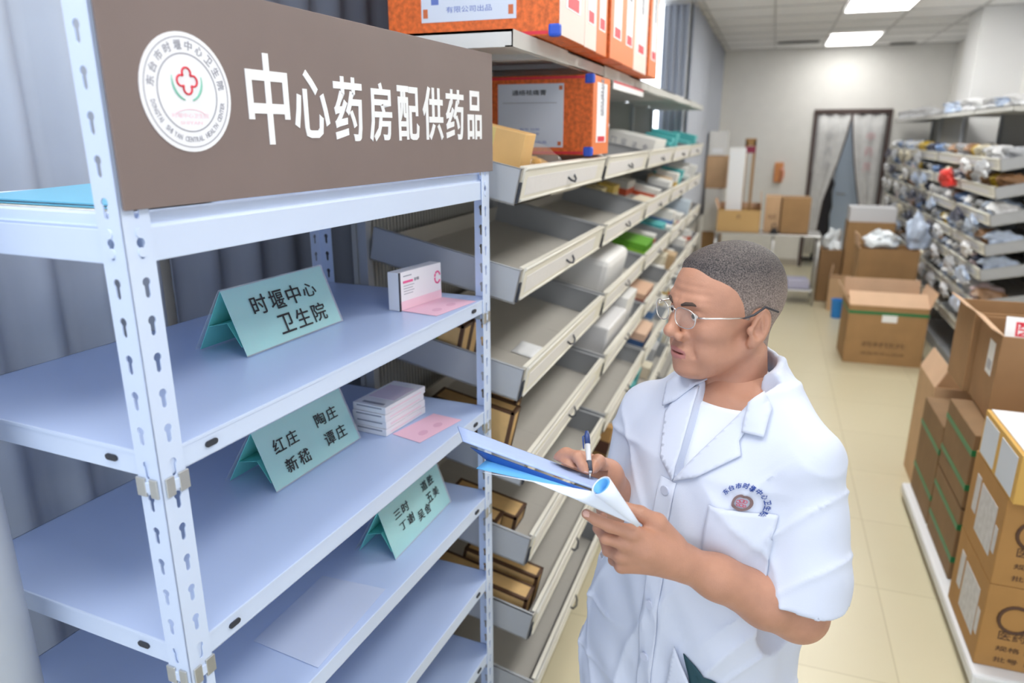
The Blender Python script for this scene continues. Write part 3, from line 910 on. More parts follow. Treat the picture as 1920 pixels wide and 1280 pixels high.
for k in range(7):
    orange_pack('orange carton, %s from the near end of the row on the top shelf' % ORD[k], ys[k], -0.555 - 0.004 * (k % 3), 2.1190, tw[k] - 0.006, 0.50, 0.46 - 0.01 * (k % 2), spine=2 if k in (0, 1, 5) else 1, side=(k == 0))
orange_pack('single orange carton with a pale label standing on the uppermost tray', 2.46, -0.585, 1.800, 0.262, 0.43, 0.262)

# ------------------------------------------------------------------ yellow carton and bag on the top tray
t = thing('yellow_box', 'small tan and yellow box standing at the near end of the uppermost tray', 'box', on_tray(0, 1.92, 0.055), 0, rot=LROT)
bm = bmesh.new(); box(bm, 0, 0.09, 0, 0.24, 0, 0.165); obj('carton', bm, new_mat('tan_carton', (0.80, 0.50, 0.20), 0.55, var=0.08), t, 0.003)
bm = bmesh.new(); box(bm, -0.001, 0.0, 0.09, 0.24, 0.001, 0.164); obj('yellow_panel', bm, new_mat('mustard', (0.72, 0.58, 0.22), 0.5), t)

def crumple(bm, rx, ry, rz, seed, sub=3, amp=0.22, freq=9.0, mi=0, flat=True):
    tmpb = bmesh.new()
    bmesh.ops.create_icosphere(tmpb, subdivisions=sub, radius=1.0)
    vs = {}
    for v in tmpb.verts:
        n = v.co.normalized()
        d = noise.noise(n * 1.3 + Vector((seed * 3.1, seed * 1.7, 0))) * amp * 1.3 + abs(noise.noise(n * 3.1 + Vector((0, seed * 2.3, seed)))) * amp
        p = Vector((n.x * rx, n.y * ry, n.z * rz)) * (1 + d)
        if flat and p.z < -rz * 0.55: p.z = -rz * 0.55
        vs[v] = bm.verts.new((p.x, p.y, p.z + rz * 0.55))
    for f in tmpb.faces:
        try:
            nf = bm.faces.new([vs[v] for v in f.verts]); nf.material_index = mi
        except ValueError: pass
    tmpb.free()
def fit(bm, rx, ry, h):
    """scale a heap to +-rx, +-ry and 0..h exactly"""
    a = np.array([v.co for v in bm.verts]); lo, hi = a.min(0), a.max(0)
    for v in bm.verts:
        v.co = ((v.co.x - (lo[0] + hi[0]) / 2) * 2 * rx / (hi[0] - lo[0]), (v.co.y - (lo[1] + hi[1]) / 2) * 2 * ry / (hi[1] - lo[1]), (v.co.z - lo[2]) * h / (hi[2] - lo[2]))
M_film = new_mat('clear_film', (1, 1, 1), 0.08, alpha=0.13, spec=0.9)
t = thing('plastic_bag', 'clear bag of yellow dried slices in front of the single orange carton', 'bag', on_tray(0, 2.24, 0.13), 0, rot=LROT)
bm = bmesh.new(); crumple(bm, 0.075, 0.11, 0.055, 3, 3, 0.3); fit(bm, 0.088, 0.108, 0.085); obj('dried_slices', bm, new_mat('yellow_slices', (0.72, 0.42, 0.13), 0.7, var=0.4, vscale=45, bump=0.5, bscale=70), t)
bm = bmesh.new(); crumple(bm, 0.085, 0.125, 0.085, 5, 3, 0.35); fit(bm, 0.095, 0.115, 0.125); obj('film', bm, M_film, t, smooth=False)

# ------------------------------------------------------------------ dark edged tan boxes in the lower trays
def tan_box(label, level, Y, d, L, D, H, group='tan boxes with dark brown edges', mark=True, rz=0.0):
    p = on_tray(level, Y, d)
    t = thing('gift_box', label, 'box', p, 0, group, rot=LROT)
    bm = bmesh.new(); box(bm, 0, L, 0, D, 0, H); obj('carton', bm, M_gold, t)
    bm = bmesh.new(); e = 0.008; o = 0.0012
    for x in (0, L - e):
        for y in (0, D - e):
            box(bm, x - o, x + e + o, y - o, y + e + o, -0.0, H + o)
    for z in (0, H - e):
        for x in (0, L - e): box(bm, x - o, x + e + o, 0, D, z, z + e + o)
        for y in (0, D - e): box(bm, 0, L, y - o, y + e + o, z, z + e + o)
    obj('dark_edging', bm, M_brownedge, t)
    if mark:
        bm = bmesh.new(); box(bm, -0.0016, 0, D * 0.50 - 0.02, D * 0.50 + 0.02, H * 0.2, H * 0.85); lab = obj('black_plate', bm, M_black, t)
        bm = bmesh.new()
        for q in (0.30, 0.58): prism(bm, [(D * 0.5 + 0.011 * math.cos(a * PI / 6), H * (q + 0.1) + 0.011 * math.sin(a * PI / 6)) for a in range(12)], 0, 0.0006, Matrix(((0, 0, -1, -0.0016), (1, 0, 0, 0), (0, 1, 0, 0), (0, 0, 0, 1))))
        obj('white_characters', bm, M_white, lab)
        bm = bmesh.new(); box(bm, -0.0013, 0, D * 0.50 - 0.028, D * 0.50 + 0.028, H * 0.15, H * 0.9); obj('green_band', bm, new_mat('olive_band', (0.42, 0.45, 0.12), 0.5), t)
    return t
tan_box('long tan box with dark edges in the second lowest tray, nearest the post', 5, 1.80, 0.034, 0.075, 0.36, 0.105)
tan_box('tan box with dark edges standing behind the nearest one in the second lowest tray', 5, 1.895, 0.034, 0.06, 0.26, 0.125, mark=False)
tan_box('flat tan box with dark edges lying in the third lowest tray behind the name card', 4, 1.80, 0.12, 0.07, 0.24, 0.075)
tan_box('tan box behind the flat one in the third lowest tray', 4, 1.89, 0.08, 0.10, 0.24, 0.055, mark=False)
for k in range(4):
    tan_box('upright tan box, %s of four seen past the right post of the white rack' % ORD[k], 3, 1.785 + k * 0.062, 0.07 + 0.018 * k, 0.056, 0.10, 0.20, mark=False)
for k in range(3):
    tan_box('tan box with dark edges, %s of three seen under the upper white shelf' % ORD[k], 2, 1.785 + k * 0.072, 0.20, 0.064, 0.20, 0.15, mark=(k == 0))
for k in range(3):
    tan_box('dark edged box, %s of three lying behind the stacked medicine boxes' % ORD[k], 3, 1.785 + k * 0.10, 0.22, 0.092, 0.18, 0.06, mark=False)
# paper slip lying in a tray
t = thing('paper_slip', 'white paper slip lying in the near empty grey tray', 'paper', on_tray(2, 2.09, 0.055) + Vector((0, 0, 0.001)), 0, rot=LROT)
bm = bmesh.new()
vs = [[bm.verts.new((x * 0.028, y * 0.028, 0.0012 + 0.006 * max(0, (x - 2) / 2) ** 2)) for x in range(5)] for y in range(4)]
for a, b in zip(vs, vs[1:]):
    for k in range(4): bm.faces.new((a[k], a[k + 1], b[k + 1], b[k])).smooth = True
obj('sheet', bm, M_white, t).modifiers.new('paper', 'SOLIDIFY').thickness = 0.0008

# ------------------------------------------------------------------ goods farther along the left shelving
def carton(label, level, Y, d, L, D, H, col, band=None, group='cartons in the far grey trays', name='carton', text=None, bev=0.003, tilt=True):
    t = thing(name, label, 'carton', on_tray(level, Y, d), 0, group, rot=LROT)
    bm = bmesh.new(); box(bm, 0, L, 0, D, 0, H); obj('body', bm, cmat(*col, 0.5), t, bev)
    if band:
        bm = bmesh.new(); box(bm, 0.0, L, -0.001, 0, H * 0.3, H * 0.62); box(bm, -0.001, 0, 0, D, H * 0.3, H * 0.62); obj('printed_band', bm, cmat(*band, 0.5), t)
    if text:
        for i, ch in enumerate(text):
            bm = bmesh.new(); add_text(bm, ch, plane_M((-0.0003, D * (0.90 - i * 0.22), H * 0.42), (0, -1, 0), (0, 0, 1)), D * 0.11, H * 0.35, 0.0, 0.0008)
            obj('printed_character', bm, M_greyprint, t)
    return t
WHT, LBL, TEA, YEL, REDc, GRN = (0.80, 0.80, 0.78), (0.60, 0.70, 0.80), (0.10, 0.50, 0.52), (0.80, 0.58, 0.14), (0.75, 0.13, 0.06), (0.14, 0.42, 0.03)
carton('long white carton with dark characters on the third bay uppermost tray', 0, 4.10, 0.02, 0.42, 0.28, 0.14, WHT, text='口服液盒')
carton('white foam block on the second bay uppermost tray beside the orange carton', 0, 3.0, 0.09, 0.13, 0.16, 0.20, (0.84, 0.84, 0.88))
carton('small yellow carton on the second bay upper tray', 1, 4.02, 0.22, 0.16, 0.10, 0.11, YEL, (0.85, 0.75, 0.45))
carton('cream carton behind the small yellow one', 1, 3.85, 0.25, 0.13, 0.10, 0.10, (0.78, 0.68, 0.40))
carton('long red edged carton in the third bay upper tray', 1, 4.33, 0.20, 0.25, 0.14, 0.12, (0.62, 0.62, 0.60), REDc)
carton('flat cream and pink carton in the third bay upper tray', 1, 4.22, 0.03, 0.30, 0.12, 0.045, (0.86, 0.78, 0.62), (0.82, 0.42, 0.35))
carton('bright green carton in the third bay middle tray', 2, 4.05, 0.04, 0.30, 0.20, 0.10, GRN, (0.30, 0.62, 0.05))
carton('large white foam box with rounded lid in the second bay second tray', 2, 3.05, 0.05, 0.46, 0.24, 0.17, (0.82, 0.82, 0.82), bev=0.03)
carton('large pale grey foam box in the second bay third tray', 3, 2.95, 0.03, 0.40, 0.22, 0.16, (0.78, 0.78, 0.80), bev=0.01)
carton('white carton standing behind the pale grey foam box', 3, 3.38, 0.04, 0.26, 0.20, 0.20, (0.84, 0.84, 0.84))
carton('peach carton with a dark red end in the third bay middle tray', 3, 4.0, 0.03, 0.34, 0.14, 0.09, (0.80, 0.52, 0.36), (0.36, 0.05, 0.04))
carton('peach carton with a blue cap in the third bay lower tray', 4, 3.98, 0.03, 0.30, 0.14, 0.12, (0.80, 0.55, 0.40), (0.05, 0.12, 0.30))
carton('brown board standing in the low tray behind the white coat', 5, 3.0, 0.036, 0.05, 0.34, 0.20, (0.50, 0.28, 0.10), (0.12, 0.05, 0.03))
pal = [('white', WHT, None), ('pale blue', LBL, None), ('white and pink', WHT, (0.80, 0.45, 0.50)), ('teal', TEA, None), ('cream', (0.80, 0.74, 0.58), None), ('tan', (0.62, 0.45, 0.27), None),
       ('white and yellow', WHT, YEL), ('grey', (0.55, 0.56, 0.58), None), ('white and red', WHT, REDc), ('white and blue', WHT, (0.15, 0.3, 0.6))]
rnd = random.Random(11)
bn = ['nearest', 'second', 'third', 'fourth', 'farthest']
for b in (2, 3, 4):
    for lv in range(0, 6):
        y = 1.75 + BL * b + (0.03 if not (b == 2 and lv < 5) else 0.79)
        i = 0
        while y < 1.75 + BL * (b + 1) - 0.14:
            L = rnd.uniform(0.12, 0.22)
            if y + L > 1.75 + BL * (b + 1) - 0.03: break
            nm, c, band = pal[rnd.randrange(len(pal))]
            if lv == 0 and b >= 3 and rnd.random() < 0.5: nm, c, band = pal[3]
            carton('%s carton, %s along tray %s of the %s grey bay' % (nm, ORD[i], ['one', 'two', 'three', 'four', 'five', 'six'][lv], bn[b]), lv, y, rnd.uniform(0.02, 0.08) + (0.016 if lv > 3 else 0), L - 0.012, rnd.uniform(0.14, 0.24), rnd.uniform(0.07, 0.17), c, band)
            y += L + rnd.uniform(0.0, 0.03); i += 1
# price strip hung beneath the second bay's top shelf
bm = bmesh.new(); box(bm, 0.16, 0.86, -0.004, 0.0, -0.032 + 2.075, 2.074); obj('price_strip', bm, M_white, bays[1])
bm = bmesh.new(); box(bm, 0.16, 0.86, -0.0046, -0.004, 2.066, 2.074); obj('red_strip_edge', bm, M_red, bays[1])

# ------------------------------------------------------------------ right shelving heaped with bags
RZ = [1.62, 1.43, 1.24, 1.03, 0.85, 0.62, 0.38]
RX = 1.50
bay_y = [(5.86, TD), (6.90, TD), (7.94, 0.16), (8.98, TD), (10.02, TD)]
def build_right(k, y0, depth):
    g = gondola('%s heaped grey shelving bay along the right side' % ['nearest', 'second', 'third', 'fourth', 'farthest'][k], (RX, y0 + BL, 0), R(-90), BL, [], 'heaped shelving along the right side', top=2.02, depth=depth)
    global TD
    for i, z in enumerate(RZ):
        if depth == TD:
            copy_tray(rproto, g, 0, z)
        else:
            copy_tray(rproto_s, g, 0, z)
    return g
rproto = build_tray(BL - 0.025, tmp, 0, 0, lip=0.085, handle=False)
_td = TD
TD = 0.16
rproto_s = build_tray(BL - 0.025, tmp, 0, 0, lip=0.085, handle=False)
TD = _td
rbays = [build_right(k, y, d) for k, (y, d) in enumerate(bay_y)]
for o in list(tmp.children):
    for g in list(o.children): bpy.data.objects.remove(g)
    bpy.data.objects.remove(o)
bpy.data.objects.remove(tmp)

bag_kinds = []
def bag_mesh(seed, rx, ry, rz, mat, sub=3, amp=0.4, flat=True):
    bm = bmesh.new(); crumple(bm, rx, ry, rz, seed, sub, amp, flat=flat)
    bmesh.ops.recalc_face_normals(bm, faces=bm.faces)
    fit(bm, rx, ry, rz * 2)
    if rx < 0.1:
        for v in bm.verts:                           # the upper part slumps out over the tray's lip
            k = min(1, max(0, (v.co.z - 0.097) / 0.03)); v.co.y -= 0.075 * k * k * (3 - 2 * k) * (1 - 0.3 * v.co.z / 0.16)
    me = bpy.data.meshes.new('plastic_bag'); bm.to_mesh(me); bm.free(); me.materials.append(mat)
    return me
bcol = [('white', (0.80, 0.81, 0.84), 5), ('pale blue', (0.52, 0.62, 0.80), 4), ('silvery grey', (0.52, 0.54, 0.58), 3), ('dark navy', (0.04, 0.05, 0.10), 2), ('black', (0.03, 0.03, 0.03), 2), ('pink and white', (0.82, 0.66, 0.68), 1),
        ('brown', (0.33, 0.18, 0.09), 2), ('cream', (0.78, 0.72, 0.56), 2), ('yellow', (0.72, 0.50, 0.06), 1), ('dark green', (0.03, 0.12, 0.08), 1), ('blue', (0.16, 0.27, 0.52), 1)]
bmats = {n: new_mat('bag_' + n.replace(' ', '_'), c, 0.32, var=0.22, vscale=16, spec=0.7) for n, c, w in bcol}
meshes = {}
for n, c, w in bcol:
    meshes[n] = [bag_mesh(s + len(n), 0.083, 0.120, 0.080, bmats[n]) for s in range(2 if w > 1 else 1)]
wl = [n for n, c, w in bcol for _ in range(w)]
rnd = random.Random(23)
RROTT = (TILT, 0, R(-90))
tn = ['top', 'second', 'third', 'fourth', 'fifth', 'sixth']
for b, (y0, depth) in enumerate(bay_y):
    for lv in range(6):
        n = 6 if depth == _td else 4
        for i in range(n):
            kind = rnd.choice(wl)
            yy = y0 + 0.105 + i * (BL - 0.21) / (n - 1) + 0
            d = rnd.uniform(0.125, 0.15) if depth == _td else 0.077
            sc_ = (rnd.uniform(0.85, 1.0), rnd.uniform(0.9, 1.0) if depth == _td else 0.55, rnd.uniform(0.93, 1.0))
            o = bpy.data.objects.new('plastic_bag', rnd.choice(meshes[kind])); COL.objects.link(o)
            o.location = (RX + d, yy, RZ[lv] + d * math.tan(TILT) + 0.0062)
            o.rotation_euler = RROTT
            o.scale = sc_ if (b, lv, i) != (2, 4, 3) else (0.85, 0.5, 0.8)
            tag(o, '%s bag, %s from the near end, %s tray, %s right bay' % (kind, ORD[i], tn[lv], ['nearest', 'second', 'third', 'fourth', 'farthest'][b]), 'bag', 'bags heaped on the right shelving')
    for i in range(3 if depth == _td else 1):                 # packs lying on the top shelf
        kind = rnd.choice(['white', 'pale blue', 'silvery grey', 'white'])
        o = bpy.data.objects.new('plastic_bag', rnd.choice(meshes[kind])); COL.objects.link(o)
        o.location = (RX + (0.14 if depth == _td else 0.08), y0 + 0.2 + 0.3 * i, 2.061)
        o.scale = (1.6, 1.15 if depth == _td else 0.6, 0.5 if b == 0 else 0.62)
        o.rotation_euler = (0, 0, R(-90))
        tag(o, '%s bag, %s of those on the top of the %s right bay' % (kind, ORD[i], ['nearest', 'second', 'third', 'fourth', 'farthest'][b]), 'bag', 'bags heaped on the right shelving')
rnd = random.Random(5)
drape = {n: bag_mesh(3 + len(n), 0.15, 0.027, 0.066, bmats[n], 3, 0.7, False) for n in ('white', 'pale blue', 'silvery grey', 'dark navy', 'cream', 'brown')}
for b, (y0, depth) in enumerate(bay_y):
    for lv in range(6):
        for i in range(2):
            if rnd.random() < 0.12 or (b, lv) in ((1, 1), (1, 0)) or (b == 2 and lv > 3) or (b == 0 and lv == 1 and i == 1): continue
            kind = rnd.choice(['white', 'white', 'white', 'pale blue', 'pale blue', 'silvery grey', 'dark navy', 'cream'])
            o = bpy.data.objects.new('plastic_bag', drape[kind]); COL.objects.link(o)
            o.location = (RX - 0.060, y0 + 0.28 + 0.46 * i, RZ[lv] - 0.050); o.rotation_euler = (0, R(rnd.uniform(-3, 3)), R(-90)); o.scale = (rnd.uniform(1.0, 1.5), 1, rnd.uniform(0.9, 1.05))
            tag(o, '%s bag drooping over the lip, %s half, %s tray, %s right bay' % (kind, ['near', 'far'][i], tn[lv], ['nearest', 'second', 'third', 'fourth', 'farthest'][b]), 'bag', 'bags drooping over the right tray lips')
o = bpy.data.objects.new('plastic_bag', bag_mesh(4, 0.17, 0.055, 0.075, new_mat('bag_red', (0.80, 0.04, 0.03), 0.35, var=0.2, vscale=14))); COL.objects.link(o)
o.location = (RX - 0.075, 7.02, 1.45); o.rotation_euler = RROTT
tag(o, 'bright red plastic bag hanging out over the second tray of the right shelving', 'bag')
# ------------------------------------------------------------------ cardboard boxes
def open_box(bm, L, D, H, t=0.006, floor=0.01):
    box(bm, 0, L, 0, t, 0, H); box(bm, 0, L, D - t, D, 0, H); box(bm, 0, t, t, D - t, 0, H); box(bm, L - t, L, t, D - t, 0, H)
    box(bm, t, L - t, t, D - t, 0, floor)
def flap(bm, a, b, w, ang, up=(0, 0, 1), out=(0, -1, 0), t=0.005):
    """a flap hinged on the edge a-b, w wide, swung ang degrees from straight up toward out"""
    a, b = Vector(a), Vector(b); d = Vector(up) * math.cos(R(ang)) + Vector(out) * math.sin(R(ang))
    quad_slab(bm, a, b, b + d * w, a + d * w, t)
def cardbox(label, loc, L, D, H, rz=0.0, opened=False, flaps=(), tape=None, text=None, mat=None, group='brown cardboard boxes', sticker=None, name='cardboard_box', front_text_at=(0.3, 0.2, 0.4, 0.12)):
    t = thing(name, label, 'box', loc, rz, group)
    m = mat or M_card
    bm = bmesh.new()
    if opened: open_box(bm, L, D, H)
    else: box(bm, 0, L, 0, D, 0, H)
    obj('body', bm, m, t, 0.004)
    for (side, w, ang) in flaps:
        bm = bmesh.new()
        e = {'front': ((0, 0.002, H), (L, 0.002, H), (0, -1, 0)), 'back': ((0, D - 0.002, H), (L, D - 0.002, H), (0, 1, 0)), 'left': ((0.002, 0, H), (0.002, D, H), (-1, 0, 0)), 'right': ((L - 0.002, 0, H), (L - 0.002, D, H), (1, 0, 0))}[side]
        flap(bm, e[0], e[1], w, ang, out=e[2]); obj('flap', bm, M_cardin, t)
    if tape is not None:
        bm = bmesh.new()
        for z in tape:
            box(bm, -0.002, L + 0.002, -0.002, 0, z, z + 0.026); box(bm, -0.002, 0, 0, D, z, z + 0.022); box(bm, L, L + 0.002, 0, D, z, z + 0.022); box(bm, 0, L, D, D + 0.002, z, z + 0.022)
        obj('strap', bm, M_greentape, t)
    if text:
        fx, fz, fw, fh = front_text_at
        for i, s in enumerate(text):
            bm = bmesh.new(); add_text(bm, s, plane_M((L * fx, -0.0002, H * fz - i * H * fh * 1.5), (1, 0, 0), (0, 0, 1)), L * fw, H * fh * (0.55 if i else 1), 0.0, 0.0009)
            obj('printed_characters', bm, new_mat('box_print', (0.13, 0.075, 0.04), 0.7), t)
    if sticker:
        bm = bmesh.new(); x0, x1, z0, z1 = sticker; box(bm, L * x0, L * x1, -0.0028, 0, H * z0, H * z1); obj('sticker', bm, M_white, t)
    return t
cardbox('open brown box with a green strap on the floor in front of the right shelving', (0.73, 6.40, 0), 0.60, 0.42, 0.50, R(2), True, (('front', 0.17, -58), ('back', 0.16, 12), ('left', 0.14, 25), ('right', 0.14, 18)), (0.43,), ['药材饮片', '东台市中心药房'], sticker=(0.43, 0.62, 0.74, 0.86), front_text_at=(0.22, 0.30, 0.55, 0.09))
cardbox('brown box stacked crosswise under the white plastic bag in the far aisle', (0.84, 7.20, 0.50), 0.50, 0.36, 0.36, R(1), True, (('left', 0.12, 8),), mat=M_card)
cardbox('brown box on the floor supporting the crosswise box', (0.86, 7.16, 0), 0.50, 0.42, 0.495, R(1))
cardbox('tall brown box under the pale carton near the doorway', (0.87, 8.76, 0.0), 0.48, 0.38, 0.93, R(-1))
cardbox('pale grey carton on the tall brown box near the doorway', (0.88, 8.79, 0.932), 0.47, 0.32, 0.16, 0, mat=new_mat('pale_carton', (0.72, 0.73, 0.77), 0.6), name='carton')
cardbox('narrow dark brown box standing under a white bag beside the trolley', (0.625, 8.80, 0), 0.235, 0.30, 0.60, R(0), mat=new_mat('dark_cardboard', (0.27, 0.155, 0.07), 0.75))
cardbox('small open box with pale flaps beside the blue bin', (0.72, 8.36, 0.0), 0.24, 0.26, 0.36, R(-4), True, (('left', 0.12, -8), ('right', 0.1, 15)), mat=M_card2)
def bag_at(label, loc, s, mat, seed=2, cat='bag', amp=0.5):
    o = bpy.data.objects.new('plastic_bag', bag_mesh(seed, 0.15, 0.12, 0.08, mat, 3, amp)); COL.objects.link(o)
    o.location = loc; o.scale = s
    return tag(o, label, cat)
M_wbag = new_mat('thin_white_bag', (0.80, 0.86, 0.92), 0.35, var=0.08)
bag_at('white plastic bag spilling over the crosswise brown box', (1.03, 7.37, 0.862), (1.15, 1.2, 1.1), M_wbag, 3)
bag_at('crumpled white bag on the narrow dark box beside the trolley', (0.74, 8.95, 0.602), (0.75, 1.0, 1.5), M_wbag, 6, amp=0.7)
bag_at('pale blue bag slumped between the stacked boxes and the right shelving', (1.335, 7.38, 0.862), (0.75, 1.2, 2.2), new_mat('pale_blue_bag', (0.58, 0.68, 0.86), 0.35), 8)
bb = thing('waste_bin', 'small bright blue bin on the floor beside the open box', 'bin', (0.80, 8.05, 0))
bm = bmesh.new()
for (z0, z1, r0, r1) in ((0, 0.19, 0.05, 0.065),):
    a = [bm.verts.new((r0 * math.cos(k * PI / 8), r0 * math.sin(k * PI / 8), z0)) for k in range(16)]
    b = [bm.verts.new((r1 * math.cos(k * PI / 8), r1 * math.sin(k * PI / 8), z1)) for k in range(16)]
    c = [bm.verts.new(((r1 - 0.006) * math.cos(k * PI / 8), (r1 - 0.006) * math.sin(k * PI / 8), z1)) for k in range(16)]
    d = [bm.verts.new(((r0 - 0.004) * math.cos(k * PI / 8), (r0 - 0.004) * math.sin(k * PI / 8), 0.01)) for k in range(16)]
    bm.faces.new(a[::-1]); bm.faces.new(d)
    for p, q in ((a, b), (b, c), (c, d)):
        for k in range(16): bm.faces.new((p[k], p[(k + 1) % 16], q[(k + 1) % 16], q[k]))
obj('bucket', bm, new_mat('bright_blue_plastic', (0.02, 0.25, 0.75), 0.35), bb)
bm = bmesh.new(); tube(bm, [(0.066 * math.cos(k * PI / 8), 0.066 * math.sin(k * PI / 8), 0.19) for k in range(17)], 0.005, 6, cap=False); obj('rim', bm, new_mat('bright_blue_rim', (0.03, 0.3, 0.8), 0.35), bb)

# steel trolley with boxes
tr = thing('trolley', 'steel two shelf trolley standing before the far wall with boxes on it', 'trolley', (0.0, 8.50, 0))
bm = bmesh.new(); box(bm, -0.55, 0.60, 0, 0.5, 0.775, 0.79); obj('table_top', bm, M_steel, tr, 0.004)
bm = bmesh.new(); box(bm, -0.52, 0.57, 0.03, 0.47, 0.16, 0.17); obj('lower_shelf', bm, M_steel, tr, 0.004)
for x in (-0.53, 0.10, 0.58):
    for y in (0.03, 0.47):
        bm = bmesh.new(); tube(bm, [(x, y, 0.0), (x, y, 0.775)], 0.013, 10); obj('leg', bm, M_steel, tr)
cw = thing('binder_clip', 'small black clip sitting on the near edge of the trolley', 'clip', (0.10, 8.56, 0.791))
bm = bmesh.new(); prism(bm, [(-0.05, 0), (0.05, 0), (0.02, 0.06), (-0.02, 0.06)], -0.03, 0.03, Matrix(((1, 0, 0, 0), (0, 0, 1, 0), (0, 1, 0, 0), (0, 0, 0, 1)))); obj('body', bm, M_black, cw, 0.004)
bm = bmesh.new(); tube(bm, [(-0.02, 0, 0.055), (-0.03, 0.0, 0.1), (0.0, 0.0, 0.12), (0.02, 0, 0.06)], 0.006, 8); obj('wire', bm, M_black, cw)
cardbox('brown box standing upright on the trolley, right of the open one', (0.16, 8.62, 0.791), 0.30, 0.30, 0.40, R(2))
cardbox('pale sided box standing left of the upright box on the trolley', (-0.02, 8.66, 0.791), 0.17, 0.30, 0.405, 0, mat=M_card2, text=['中药'], front_text_at=(0.25, 0.35, 0.5, 0.16))
cardbox('wide open tan box on the left end of the trolley', (-0.53, 8.55, 0.791), 0.47, 0.34, 0.25, 0, True, (('left', 0.12, 20), ('right', 0.2, -5), ('back', 0.06, 10)), mat=new_mat('golden_cardboard', (0.62, 0.40, 0.17), 0.75), text=['药'], front_text_at=(0.45, 0.6, 0.1, 0.2))
wp = thing('white_panel', 'tall white panel standing up out of the wide open tan box', 'panel', (-0.38, 8.72, 0.803), R(4))
bm = bmesh.new(); box(bm, -0.08, 0.10, -0.01, 0.01, 0, 0.92); obj('board', bm, new_mat('bright_white_board', (0.93, 0.94, 0.95), 0.4), wp, 0.003)
bm = bmesh.new(); box(bm, -0.07, 0.09, -0.0112, -0.01, 0.04, 0.88); obj('face_sheet', bm, M_white, wp)
wf = thing('wooden_frame', 'brown wooden frame with a dark red corner behind the white panel', 'frame', (-0.24, 8.80, 0.803), R(0))
bm = bmesh.new(); box(bm, -0.06, -0.03, -0.012, 0.012, 0, 1.0); box(bm, 0.03, 0.06, -0.012, 0.012, 0, 1.0); box(bm, -0.06, 0.06, -0.012, 0.012, 0.94, 1.02); obj('frame', bm, new_mat('brown_wood', (0.36, 0.20, 0.07), 0.5), wf, 0.003)
bm = bmesh.new(); box(bm, -0.058, 0.058, -0.014, -0.0122, 0.86, 0.935); obj('red_corner', bm, new_mat('maroon', (0.25, 0.02, 0.06), 0.5), wf)
cardbox('brown carton at the foot of the stack beyond the farthest grey bay', (-0.73, 9.05, 0), 0.22, 0.30, 0.72, 0, name='carton')
cardbox('white carton in the middle of the stack beyond the farthest grey bay', (-0.725, 9.06, 0.722), 0.21, 0.28, 0.52, R(2), mat=new_mat('white_stack_carton', (0.86, 0.86, 0.84), 0.6), name='carton')
cardbox('tan carton third up in the stack beyond the farthest grey bay', (-0.735, 9.05, 1.244), 0.24, 0.30, 0.377, R(-1), mat=M_card2, name='carton')
cardbox('tan edged white carton on top of the tall white carton', (-0.725, 9.07, 1.625), 0.21, 0.26, 0.28, 0, mat=new_mat('white_upper_carton', (0.80, 0.80, 0.79), 0.6), tape=None, sticker=(0.2, 0.8, 0.1, 0.3), name='carton')
cardbox('lilac and white pack lying on the lower shelf of the trolley', (0.30, 8.6, 0.171), 0.24, 0.25, 0.10, R(8), mat=new_mat('lilac_pack', (0.62, 0.62, 0.82), 0.5), name='carton')

# near stacks on the right: a low white base, two big printed boxes, a white topped box, a strapped pile and two tall open boxes
pl = thing('pallet', 'low white foam pallet under the printed boxes on the right', 'pallet', (0.818, 2.44, 0))
bm = bmesh.new(); box(bm, 0, 0.93, 0, 1.50, 0.03, 0.085); obj('deck', bm, new_mat('white_foam', (0.80, 0.82, 0.86), 0.6), pl, 0.012)
bm = bmesh.new()
for y in (0.04, 0.70, 1.36): box(bm, 0.03, 0.92, y, y + 0.10, 0, 0.03)
obj('runners', bm, M_dark, pl)
BG = 'large printed boxes on the white pallet'
def printed_box(label, z, H):
    t = cardbox(label, (0.832, 2.50, z), 0.60, 0.40, H, 0, mat=new_mat('ochre_cardboard', (0.44, 0.235, 0.075), 0.7, var=0.1, vscale=6), group=BG)
    bm = bmesh.new(); add_text(bm, '医', plane_M((0.13, -0.0003, H * 0.62), (1, 0, 0), (0, 0, 1)), 0.10, 0.10, 0, 0.0012)
    o = []; tube(bm, [(0.095 + 0.05 * math.cos(a * PI / 10), -0.001, H * 0.62 + 0.05 * math.sin(a * PI / 10)) for a in range(2, 19)], 0.006, 6)
    obj('printed_logo', bm, new_mat('dark_print', (0.10, 0.05, 0.03), 0.7), t)
    for i, (s, w, h) in enumerate((('医药通用包装箱', 0.30, 0.036), ('规格 数量 重量', 0.24, 0.020), ('批号 日期', 0.16, 0.020))):
        bm = bmesh.new(); add_text(bm, s, plane_M((0.055, -0.0003, H * 0.36 - i * 0.045), (1, 0, 0), (0, 0, 1)), w, h, 0, 0.001)
        obj('printed_characters', bm, new_mat('dark_print', (0.10, 0.05, 0.03), 0.7), t)
    for (y0, y1, z0, z1) in ((0.07, 0.26, 0.20, 0.78), (0.28, 0.33, 0.35, 0.8), (0.03, 0.06, 0.3, 0.6)):
        bm = bmesh.new(); box(bm, -0.0015, 0, y0, y1, H * z0, H * z1); obj('sticker', bm, new_mat('grey_sticker', (0.62, 0.63, 0.68), 0.5, var=0.15, vscale=40), t)
    return t
printed_box('lower large ochre printed box on the white pallet', 0.0855, 0.322)
printed_box('upper large ochre printed box under the white topped one', 0.4085, 0.32)
wb_ = thing('foam_box', 'white topped box with yellow tape on the large printed boxes', 'box', (0.832, 2.46, 0.7295), 0)
bm = bmesh.new(); box(bm, 0, 0.60, 0, 0.42, 0, 0.17); obj('body', bm, new_mat('amber_carton', (0.66, 0.40, 0.10), 0.6), wb_, 0.003)
